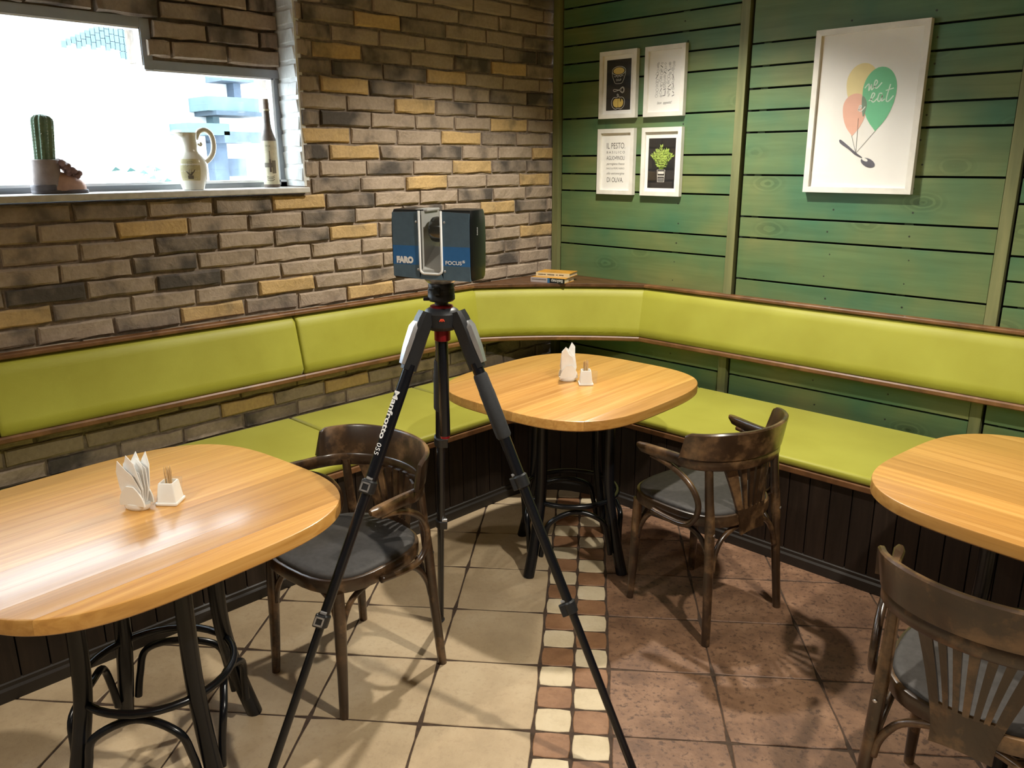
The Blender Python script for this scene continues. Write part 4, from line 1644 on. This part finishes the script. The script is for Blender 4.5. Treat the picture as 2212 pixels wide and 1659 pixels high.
# ================================================================== PICTURES
def picture(name, label, x0, x1, z0, z1, fwid, depth, dx=0.0):
    w, h = x1 - x0, z1 - z0
    p = thing(name, label, 'picture', ((x0 + x1) / 2, -0.0015, (z0 + z1) / 2))
    # frame bars with mitred corners; local x right, z up, -y to the room
    ow, oh, iw, ih = w / 2, h / 2, w / 2 - fwid, h / 2 - fwid
    cor = [(-ow, -oh), (ow, -oh), (ow, oh), (-ow, oh)]
    inn = [(-iw, -ih), (iw, -ih), (iw, ih), (-iw, ih)]
    for i in range(4):
        j = (i + 1) % 4
        q = [cor[i], cor[j], inn[j], inn[i]]
        MB().rings([[(x, 0, z_) for x, z_ in q], [(x, -depth, z_) for x, z_ in q]]).build('frame_bar', 'frame_white', p)
    pr = MB().box((0, -depth * .45, 0), (iw * 2, .003, ih * 2)).build('print', 'print_white', p)
    MB().box((0, -depth * .72, 0), (iw * 2 - .0005, .0012, ih * 2 - .0005)).build('glass', 'pic_glass', p)
    yp = -depth * .45 - .0015
    # art objects live in a local xy plane turned to face the room
    def art(mb, nm, mat, lvl):
        o_ = mb.build(nm, mat, pr)
        o_.matrix_local = Matrix.Translation((0, yp - .0003 * lvl, 0)) @ Matrix.Rotation(pi / 2, 4, 'X')
        return o_
    def txt(body, size, x, y, mat, lvl=2, **kw):
        return text_obj('lettering', body, size, mat, pr, Matrix.Translation((0, yp - .0003 * lvl, 0)) @ Matrix.Rotation(pi / 2, 4, 'X') @ Matrix.Translation((x, y, 0)), **kw)
    return p, art, txt


def sm(pts, loop=False, n=5):
    return [(q.x, q.y) for q in catmull([(x, y, 0) for x, y in pts], n, loop)]


# 1 soup print
p, art, txt = picture('framed_print', 'white framed black print of soup bowl, spoon and pumpkin, upper left', 0.343, 0.586, 1.815, 2.153, .022, .026)
mb = MB(); blob(mb, [(-.080, -.128), (.080, -.128), (.080, .126), (-.080, .126)]); art(mb, 'black_field', 'print_black', 1)
mb = MB(); blob(mb, ell(0, .069, .036, .017)); art(mb, 'soup', 'p_yellow', 2)
mb = MB()
ribbon(mb, ell(0, .069, .044, .022, 28), .0022, loop=True)
ribbon(mb, sm([(-.044, .067), (-.041, .045), (-.030, .020), (-.018, .007), (.018, .007), (.030, .020), (.041, .045), (.044, .067)]), .0022)
ribbon(mb, sm([(-.030, .044), (-.022, .040), (-.015, .045), (-.006, .038), (.003, .044), (.012, .039), (.021, .045), (.030, .042)]), .0022)
ribbon(mb, sm([(-.034, -.026), (-.026, -.022), (-.010, -.025), (.006, -.026), (.016, -.018), (.028, -.012), (.038, -.020), (.038, -.034), (.028, -.042), (.016, -.036), (.006, -.028), (-.010, -.030), (-.026, -.033)], True), .0022, loop=True)
ribbon(mb, ell(.026, -.027, .009, .011, 16), .002, loop=True)
ribbon(mb, sm([(-.004, -.062), (-.008, -.050), (-.004, -.046), (.002, -.052), (.006, -.062), (.030, -.064), (.043, -.082), (.038, -.108), (.018, -.122), (0, -.118), (-.018, -.122), (-.038, -.108), (-.043, -.082), (-.030, -.064)], True), .0022, loop=True)
art(mb, 'outline', 'frame_white', 3)
mb = MB()
blob(mb, sm([(0, -.070), (.022, -.070), (.034, -.086), (.028, -.106), (.010, -.114), (0, -.111), (-.010, -.114), (-.028, -.106), (-.034, -.086), (-.022, -.070)], True, 4))
art(mb, 'pumpkin', 'p_yellow', 2)
mb = MB()
for a in (-.4, 0, .4):
    ribbon(mb, [(.018 + .010 * sin(a), -.074 + .008 * cos(a)), (.016, -.086)], .0025)
ribbon(mb, [(0, -.074), (0, -.110)], .0016)
art(mb, 'seed_marks', 'print_black', 4)
txt('SOUP', .016, 0, .023, 'frame_white', 3, width=.034)

# 2 doodle print
p, art, txt = picture('framed_print', 'white framed line drawing of many small foods, upper right of four', 0.637, 0.878, 1.814, 2.152, .022, .026)
r = random.Random(21)
mb = MB()
rows, cols_ = 11, 5
for i in range(rows):
    for j in range(cols_):
        cx = -.058 + .117 * (j + .5) / cols_ + r.uniform(-.004, .004)
        cy = -.078 + .170 * (i + .5) / rows + r.uniform(-.003, .003)
        a = r.uniform(.0055, .0105)
        b = r.uniform(.0035, .0070)
        ro = r.uniform(0, pi)
        k_ = r.random()
        if k_ < .55:
            ribbon(mb, ell(cx, cy, a, b, 14, ro), .0012, loop=True)
            if r.random() < .7:
                ribbon(mb, ell(cx, cy, a * .45, b * .4, 8, ro), .0011, loop=True)
        elif k_ < .8:
            ribbon(mb, sm([(cx + a * cos(t) * (1 + .25 * sin(3 * t + ro)), cy + b * 1.1 * sin(t)) for t in [2 * pi * q / 9 for q in range(9)]], True, 2), .0012, loop=True)
        else:
            d_ = (cos(ro) * a * 1.2, sin(ro) * a * 1.2)
            ribbon(mb, [(cx - d_[0], cy - d_[1]), (cx + d_[0], cy + d_[1])], .0035)
art(mb, 'food_drawings', 'ink_light', 1)
txt('bon  appetit!', .019, 0, -.103, 'ink', 1, shear=.35, width=.088)

# 3 recipe print
p, art, txt = picture('framed_print', 'white framed hand lettered pesto recipe print, lower left of four', 0.341, 0.584, 1.419, 1.762, .022, .026)
for body, size, y, w_, sh_, mt in (('IL PESTO.', .044, .082, .124, 0, 'ink_light'), ('B A S I L I C O', .018, .049, .122, 0, 'ink'), ('AGLIO•PINOLI', .030, .019, .122, 0, 'ink'),
                                   ('parmigiano fresco', .017, -.011, .122, .35, 'ink'), ('SALE & PEPE NERO', .0125, -.035, .122, 0, 'ink_light'),
                                   ('olio extravergine', .018, -.061, .120, .35, 'ink'), ('DI OLIVA.', .036, -.096, .110, 0, 'ink')):
    txt(body, size, -.004, y, mt, 1, width=w_, shear=sh_)

# 4 herb print
p, art, txt = picture('framed_print', 'white framed print of green herb in a glass on black, lower right', 0.635, 0.879, 1.418, 1.761, .022, .026)
mb = MB(); blob(mb, [(-.083, -.132), (.083, -.132), (.083, .118), (-.083, .118)]); art(mb, 'black_field', 'print_black', 1)
r = random.Random(5)
mb, mb2 = MB(), MB()
for i in range(17):
    a = -1.05 + 2.1 * i / 16 + r.uniform(-.06, .06)
    ln = r.uniform(.075, .118) * (1 - .28 * abs(a))
    b0 = (r.uniform(-.014, .014), -.036)
    tip = (b0[0] + sin(a * .72) * ln * .95, b0[1] + cos(a * .72) * ln * 1.05)
    st_ = sm([b0, ((b0[0] + tip[0]) / 2 - .006 * a, (b0[1] + tip[1]) / 2 + .004), tip])
    ribbon(mb, st_, .0022)
    for q in range(2, len(st_)):
        for sd in (-1, 1, -1, 1):
            L_ = r.uniform(.010, .020)
            aa = atan2(tip[1] - b0[1], tip[0] - b0[0]) + sd * r.uniform(.45, .95)
            x, y = st_[q]
            e_ = (x + cos(aa) * L_, y + sin(aa) * L_)
            nx, ny = -sin(aa) * .0022, cos(aa) * .0022
            m_ = ((x + e_[0]) / 2, (y + e_[1]) / 2)
            (mb2 if r.random() < .5 else mb).add([(x, y, 0), (m_[0] + nx, m_[1] + ny, 0), (*e_, 0), (m_[0] - nx, m_[1] - ny, 0)], [(0, 1, 2, 3)])
art(mb, 'herb_leaves', 'p_green', 2)
art(mb2, 'herb_leaves', 'p_green2', 3)
mb = MB()
ribbon(mb, [(-.024, -.040), (-.020, -.100), (.020, -.100), (.024, -.040)], .003, loop=True)
ribbon(mb, [(-.020, -.071), (.020, -.071)], .005)
ribbon(mb, [(-.017, -.082), (.016, -.082)], .002)
ribbon(mb, [(-.017, -.089), (.016, -.089)], .002)
ribbon(mb, [(-.017, -.095), (.016, -.095)], .0014)
blob(mb, [(-.019, -.047), (.019, -.047), (.018, -.060), (-.018, -.060)])
art(mb, 'glass_drawing', 'frame_white', 4)

# 5 big balloon poster
p, art, txt = picture('framed_poster', 'large white framed poster of balloons lifting a spoon, right side', 1.541, 2.010, 1.457, 2.1365, .024, .030)


def balloon(cx, cy, a, h, tail, n=30):
    pts = []
    for i in range(n):
        t = 2 * pi * i / n
        x, y = a * sin(t), cos(t)
        y = y * h if y > 0 else y * tail
        if cos(t) < 0:
            x *= (1 - .42 * (-cos(t)) ** 2.0) * (1 - abs(cos(t)) ** 9)
        pts.append((cx + x, cy + y))
    return pts


mb = MB(); blob(mb, balloon(-.020, .118, .066, .075, .14)); art(mb, 'balloon', 'b_yellow', 1)
mb = MB(); blob(mb, balloon(-.040, .018, .052, .055, .12)); art(mb, 'balloon', 'b_red', 2)
mb = MB(); blob(mb, balloon(.056, .080, .070, .093, .165)); art(mb, 'balloon', 'b_green', 3)
mb = MB()
blob(mb, sm([(-.013, .060), (.002, .050), (.010, .025), (.006, -.005), (-.002, -.022), (-.011, .020)], True)); art(mb, 'overlap', 'b_mix', 4)
mb = MB()
WE = [(-.012, .094), (.002, .106), (.004, .086), (.012, .104), (.014, .088), (.026, .100), (.033, .110), (.026, .116), (.022, .102), (.032, .092), (.050, .108)]
ribbon(mb, sm([(-.006 + (x + .012) * 1.12, .092 + (y - .094) * 1.35) for x, y in WE]), .0050)
K = lambda P: sm([(.016 + (x - .012) * 1.22, .040 + (y - .046) * 1.35) for x, y in P])
ribbon(mb, K([(.012, .046), (.026, .056), (.030, .066), (.023, .068), (.019, .052), (.028, .042), (.040, .052)]), .0050)
ribbon(mb, K([(.056, .066), (.046, .066), (.042, .048), (.050, .044), (.057, .062), (.056, .044), (.066, .050)]), .0050)
ribbon(mb, K([(.080, .092), (.071, .050), (.078, .042), (.094, .058)]), .0050)
ribbon(mb, K([(.066, .074), (.092, .080)]), .0042)
art(mb, 'balloon_words', 'b_word', 5)
mb = MB()
ribbon(mb, sm([(-.026, .004), (-.016, .012), (-.013, .022), (-.020, .022), (-.022, .006), (-.012, .000), (.004, .018)]), .0042)
art(mb, 'balloon_words', 'print_white', 5)
mb = MB()
for a in ((-.042, -.098), (-.020, -.028), (.055, -.084)):
    ribbon(mb, [a, (-.016, -.172)], .0014)
art(mb, 'strings', 'ink_light', 4)
mb = MB()
blob(mb, sm([(-.094, -.118), (-.085, -.116), (-.050, -.142), (-.040, -.150), (-.012, -.172), (.012, -.188), (.010, -.192), (-.020, -.178), (-.048, -.156), (-.086, -.132)], True, 3))
blob(mb, ell(.040, -.212, .033, .017, 22, rad(-24)))
art(mb, 'spoon', 'spoon_grey', 5)
mb = MB()
blob(mb, ell(.026, -.199, .014, .006, 14, rad(-24)))
art(mb, 'spoon_glint', 'print_white', 6)

# ================================================================== BOOKS ON THE CORNER SHELF
def book(name, label, loc, rz, dims, cover, spine_parts):
    l, w, h = dims
    b = thing(name, label, 'book', loc, rz, 'books on the corner shelf')
    MB().box((0, 0, h - .0012), (l, w, .0024)).build('cover', cover, b)
    MB().box((0, 0, .0012), (l, w, .0024)).build('cover', cover, b)
    MB().box((.0, .002, h / 2), (l - .006, w - .008, h - .0048)).build('pages', 'book_pages', b)
    for x0, x1, mt in spine_parts:
        MB().box(((x0 + x1) / 2, -w / 2 + .0005, h / 2), (x1 - x0, .003, h - .0004)).build('spine', mt, b)
    return b


SHZ = 0.949
rzb = rad(17)
bk1 = book('paperback_book', 'black and grey spined paperback lying under the orange book', (0.251, -0.285, SHZ), rzb, (.205, .135, .027), 'book_orange', [(-.1025, .0, 'book_grey'), (.0, .014, 'book_blue'), (.014, .1025, 'book_black')])
SM = lambda x, z_, w_: Matrix.Translation((x, -w_ / 2 - .0015, z_)) @ Matrix.Rotation(pi / 2, 4, 'X') @ Matrix.Rotation(pi, 4, 'Z')
text_obj('lettering', 'Вейлер', .021, 'white_print', bk1, SM(.058, .0145, .135), width=.068)
mb = MB()
r = random.Random(3)
x = -.095
while x < -.012:
    l_ = r.uniform(.003, .008)
    mb.box((x + l_ / 2, -.0675 - .0013, .016), (l_, .0006, .0035))
    x += l_ + .0015
mb.build('small_print', 'ink', bk1)
bk2 = book('paperback_book', 'orange covered paperback with cream spine, top of the pile', (0.243, -0.240, SHZ + .0274), rad(20), (.200, .130, .022), 'book_orange', [(-.1, .1, 'book_cream')])
mb = MB()
x = -.085
while x < .062:
    l_ = r.uniform(.003, .008)
    mb.box((x + l_ / 2, -.065 - .0013, .011), (l_, .0006, .005))
    x += l_ + (.0015 if r.random() < .85 else .010)
mb.build('small_print', 'ink', bk2)

# ================================================================== WINDOW SILL OBJECTS
SZL = SILL + 0.0115
# boot planter
bt = thing('boot_planter', 'grey brown clay boot planter with pink toe on the sill', 'planter', (-0.072, -2.672, SZL), 0.0)
# local y runs from heel (-) to toe (+)
R = []
for z_, y0, y1, w_ in ((.012, -.052, .040, .033), (.030, -.054, .043, .036), (.050, -.055, .041, .036), (.075, -.053, .040, .036), (.100, -.050, .040, .037), (.118, -.051, .041, .039), (.120, -.047, .037, .035), (.105, -.044, .034, .032)):
    R.append([(w_ * cos(2 * pi * j / 22), (y0 + y1) / 2 + (y1 - y0) / 2 * sin(2 * pi * j / 22), z_) for j in range(22)])
MB().rings(R).build('shaft', 'boot', bt, smooth=True, auto=50)
R = []
for y_, w_, h_ in ((-.020, .030, .060), (.026, .034, .070), (.052, .036, .064), (.080, .037, .052), (.100, .033, .042), (.114, .022, .029), (.120, .008, .018)):
    R.append([(w_ * cos(a), y_, .010 + h_ * max(0, sin(a)) ** .8 if sin(a) > 0 else .010) for a in [2 * pi * j / 20 for j in range(20)]])
MB().rings(R).build('toe', 'boot_toe', bt, smooth=True, auto=50)
for z0, z1, poly in ((0, .013, sm([(-.030, -.058), (.030, -.058), (.036, -.02), (.034, .03), (.040, .075), (.031, .113), (0, .128), (-.031, .113), (-.040, .075), (-.034, .03), (-.036, -.02)], True, 4)),):
    MB().rprism(poly, z0, z1, .003, k=2).build('sole', 'boot_sole', bt, smooth=True, auto=40)
MB().rprism(sm([(-.031, -.058), (.031, -.058), (.036, -.02), (.034, .01), (-.034, .01), (-.036, -.02)], True, 4), .011, .032, .003, k=2).build('heel', 'boot_sole', bt, smooth=True, auto=40)
r = random.Random(12)
orn = MB()
for i in range(60):
    f_ = r.random()
    y_ = .036 + .064 * f_
    z_ = .108 - .050 * f_ + r.uniform(-.016, .014)
    x_ = r.uniform(-.026, .036)
    rr = r.uniform(.006, .013)
    orn.lathe([(rr * .3, -rr), (rr * .9, -rr * .5), (rr, 0), (rr * .85, rr * .5), (rr * .3, rr * .9)], 8, (x_, y_, z_))
orn.build('ruffled_laces', 'boot_orn', bt, smooth=True)
MB().lathe([(.001, .108), (.034, .108), (.034, .110), (.001, .112)], 20, (0, -.006, 0)).build('soil', 'soil', bt)
# cactus standing in the boot
cc = thing('cactus', 'columnar ribbed green cactus growing in the clay boot', 'plant', (-0.072, -2.678, SZL + .1125), 0.1)
cc.rotation_euler = (-0.07, 0, 0.1)
R = []
NR = 11
for i in range(22):
    f_ = i / 21
    z_ = .165 * f_
    rb = .034 * (1 - .10 * (1 - f_)) if f_ < .82 else .034 * sqrt(max(.0004, 1 - ((f_ - .82) / .18) ** 2.2))
    R.append([(rb * (1 + .11 * cos(NR * 2 * pi * j / 66)) * cos(2 * pi * j / 66), rb * (1 + .11 * cos(NR * 2 * pi * j / 66)) * sin(2 * pi * j / 66), z_) for j in range(66)])
MB().rings(R).build('stem', 'cactus', cc, smooth=True)
spn = MB()
for k_ in range(NR):
    a = 2 * pi * k_ / NR
    for q in range(15):
        f_ = (q + .5) / 15
        rb = .0375 * (1 - .10 * (1 - f_)) if f_ < .82 else .0375 * sqrt(max(.001, 1 - ((f_ - .82) / .18) ** 2.2))
        b = Vector((rb * cos(a), rb * sin(a), .165 * f_))
        for e in range(3):
            d = Vector((cos(a + r.uniform(-.7, .7)), sin(a + r.uniform(-.7, .7)), r.uniform(-.3, .6))).normalized() * .009
            n_ = d.cross(Vector((0, 0, 1))).normalized() * .0006
            spn.add([b - n_, b + n_, b + d], [(0, 1, 2)])
            n_ = d.cross(n_).normalized() * .0006
            spn.add([b - n_, b + n_, b + d], [(0, 1, 2)])
sp_o = spn.build('spines', 'spine', cc)
sp_o['kind'] = 'stuff'

# jug
jg = thing('ceramic_jug', 'cream ceramic jug with herb print and tall looped handle on sill', 'jug', (-0.062, -2.143, SZL), 0.0)
prof = [(.030, 0), (.041, .001), (.043, .006), (.047, .020), (.057, .048), (.063, .080), (.062, .108), (.052, .136), (.038, .153), (.031, .163), (.0300, .185), (.0300, .215), (.0315, .232), (.034, .240), (.031, .240), (.0275, .220), (.027, .170), (.028, .15)]
R = []
for r_, z_ in prof:
    ring = []
    for j in range(36):
        a = 2 * pi * j / 36
        rr = r_
        if z_ > .214:
            sp_ = max(0, cos(a + pi / 2)) ** 6         # pouring lip towards -y
            rr = r_ + sp_ * .046 * min(1, (z_ - .214) / .026) ** 1.6
        ring.append((rr * cos(a), rr * sin(a), z_))
    R.append(ring)
MB().rings(R).build('body', 'jug', jg, smooth=True, auto=60)
hp = catmull([(0, .030, .212), (0, .046, .244), (0, .074, .252), (0, .097, .232), (0, .104, .192), (0, .097, .155), (0, .078, .128), (0, .056, .112)], 5)
MB().tube(hp, [.0075] * len(hp), 10, flat=1.4).build('handle', 'jug', jg, smooth=True)
MB().tube(catmull([(0, .036, .195), (0, .046, .186), (0, .052, .192), (0, .046, .200)], 4), .005, 8).build('scroll', 'jug', jg, smooth=True)
jg.scale = (1, 1, .93)
# printed panel wraps the side that faces the room
def wrap(r_fn, a0, a1, z0, z1, name, mat, par, off, n=10, m=6):
    R = []
    for i in range(m + 1):
        z_ = z0 + (z1 - z0) * i / m
        rr = r_fn(z_) + off
        R.append([(rr * cos(a0 + (a1 - a0) * j / n), rr * sin(a0 + (a1 - a0) * j / n), z_) for j in range(n + 1)])
    return MB().rings(R, closed=False, cap=False).build(name, mat, par, smooth=True)


def jr(z_):
    for (a, b), (c_, d) in zip(prof[:-1], prof[1:]):
        if b <= z_ <= d:
            return a + (c_ - a) * (z_ - b) / max(1e-6, d - b)
    return .05


ja = -.42
wrap(jr, ja - .75, ja + .55, .040, .130, 'printed_panel', 'jug_label', jg, .0006)
r = random.Random(4)
sk = MB()
def on_jug(a, z_, o=.0012):
    rr = jr(z_) + o
    return (rr * cos(a), rr * sin(a), z_)
for i in range(16):
    a = ja - .1 + r.uniform(-.35, .35)
    b_ = on_jug(ja - .1 + r.uniform(-.1, .1), .062)
    e_ = on_jug(a, .062 + r.uniform(.012, .026))
    sk.tube([b_, e_], .0007, 4)
for i in range(5):
    z_ = .048 + i * .003
    sk.tube([on_jug(ja - .28, z_), on_jug(ja - .1, z_), on_jug(ja + .08, z_)], .0012, 4)
for z_, n_ in ((.118, 5), (.110, 4), (.102, 7)):
    for q in range(n_):
        a = ja - .25 + q * .085
        sk.tube([on_jug(a, z_ + r.uniform(-.002, .002)), on_jug(a + .05, z_ + r.uniform(-.002, .002))], .0006, 4)
sk.build('herb_drawing', 'sketch', jg)

# bottle
bo = thing('decorated_bottle', 'tall dark necked bottle with cream wine picture, right on the sill', 'bottle', (-0.085, -1.775, SZL), 0.0)
MB().lathe([(.020, 0), (.0335, .001), (.0345, .006), (.0345, .012)], 28).build('base', 'bottle_dark', bo, smooth=True, auto=50)
bprof = [(.0335, .010), (.033, .060), (.0325, .165), (.031, .180)]
MB().lathe(bprof, 28).build('paper_wrap', 'bottle_label', bo, smooth=True, auto=50)
MB().lathe([(.031, .178), (.029, .192), (.022, .210), (.0165, .228), (.014, .250), (.0128, .285), (.0125, .296)], 28).build('neck', 'bottle_dark', bo, smooth=True, auto=60)
MB().lathe([(.0145, .294), (.0150, .297), (.0145, .300), (.0128, .301)], 20).build('neck_ring', 'bottle_label', bo, smooth=True)
MB().lathe([(.0125, .300), (.0128, .322), (.0115, .338), (.009, .3385)], 20).build('stopper', 'cork', bo, smooth=True, auto=50)
bo.scale = (1, 1, 1.09)
br = lambda z_: .0332
sk = MB()
def on_b(a, z_, o=.0010):
    return ((.0334 + o) * cos(a), (.0334 + o) * sin(a), z_)
a0 = -.55
wrap(br, a0 - .10, a0 + .14, .060, .110, 'painted_bottle', 'bottle_dark', bo, .0010, 4, 2)
wrap(br, a0 - .03, a0 + .07, .110, .142, 'painted_bottle', 'bottle_dark', bo, .0010, 3, 2)
wrap(br, a0 - .75, a0 + .5, .078, .096, 'painted_band', 'sketch', bo, .0008, 8, 2)
wrap(br, a0 + .25, a0 + .75, .055, .105, 'painted_grapes', 'sketch', bo, .0011, 6, 2)
for z_ in (.030, .038, .044):
    sk.tube([on_b(a0 - .5, z_), on_b(a0 - .2, z_ - .004), on_b(a0 + .2, z_ - .003), on_b(a0 + .45, z_ + .002)], .0012, 4)
sk.build('painted_strokes', 'sketch', bo)
ta = a0 - .1
tv = Vector((cos(ta), sin(ta), 0))
tl = Vector((-sin(ta), cos(ta), 0))
cpos = tv * .0346 + Vector((0, 0, .160))
text_obj('lettering', 'WINE', .012, 'sketch', bo, Matrix(((tl.x, 0, tv.x, cpos.x), (tl.y, 0, tv.y, cpos.y), (0, 1, 0, cpos.z), (0, 0, 0, 1))), width=.022)

# ================================================================== OUTSIDE
MB().box((-14, 0, -0.4), (27, 40, .1)).build('ground', 'pavement').select_set(False)
gnd = bpy.data.objects['ground']
struct(gnd, 'bright paved street outside the window', 'ground')
bd_ = thing('apartment_building', 'overexposed pale building with pale blue balconies seen through the window', 'building', (-10.6, 2.0, -.35))
MB().box((-.5, 0, 3.2), (1.0, 14, 7.2)).build('wall', 'facade', bd_)
def out_box(name, y0, y1, z0, z1, d, mat, x=0.0):
    return MB().box((x + d / 2, (y0 + y1) / 2 - 2.0, (z0 + z1) / 2 + .35), (d, y1 - y0, z1 - z0)).build(name, mat, bd_)
out_box('balcony', 3.05, 3.62, 2.88, 3.05, .6, 'facade_blue2')
out_box('balcony', 2.72, 3.62, 2.40, 2.62, .7, 'facade_blue')
out_box('balcony_slab', 2.80, 3.66, 2.33, 2.40, .8, 'facade_dark')
out_box('balcony', 2.35, 3.05, 2.02, 2.20, .7, 'facade_blue')
out_box('balcony', 2.95, 3.62, 1.90, 2.08, .7, 'facade_blue2')
out_box('pillar', 3.42, 3.55, 2.55, 2.95, .25, 'facade_blue2')
out_box('pillar', 3.00, 3.11, 2.05, 2.40, .25, 'facade_blue')
out_box('pillar', 2.95, 3.20, 0.9, 1.95, .25, 'facade_blue2')
out_box('window_bay', 3.25, 3.60, 1.35, 1.65, .12, 'facade_blue2')
# tiled blue panel high on the facade, each tile a piece
for i in range(15):
    y0 = 0.86 + i * .070
    ztop = 3.34 + min(i, 10) * .036 - max(0, i - 10) * .012
    for j in range(1 + min(i // 3, 4)):
        out_box('facade_tile', y0, y0 + .061, ztop - .105 * (j + 1) + .010, ztop - .105 * j, .05, 'facade_blue')
bs = MB()
r = random.Random(2)
for i in range(160):
    a, b_, c_ = r.gauss(0, .18), r.gauss(0, .30), abs(r.gauss(.2, .22))
    q = .07
    t = r.uniform(0, 6)
    bs.add([(a + q * cos(t), b_ + q * sin(t), c_), (a - q * sin(t), b_ + q * cos(t), c_ + q), (a - q * cos(t), b_ - q * sin(t), c_ + .02)], [(0, 1, 2)])
bu = bs.build('street_bush', 'foliage')
bu.location = (-9.2, 1.42, .74)
tag(bu, 'small bluish bush low behind the window glass', 'bush')
ps = MB().box((-9.2, 1.42, .19), (.5, 1.1, 1.08)).build('street_planter', 'facade')
tag(ps, 'pale planter box under the bush outside', 'planter')
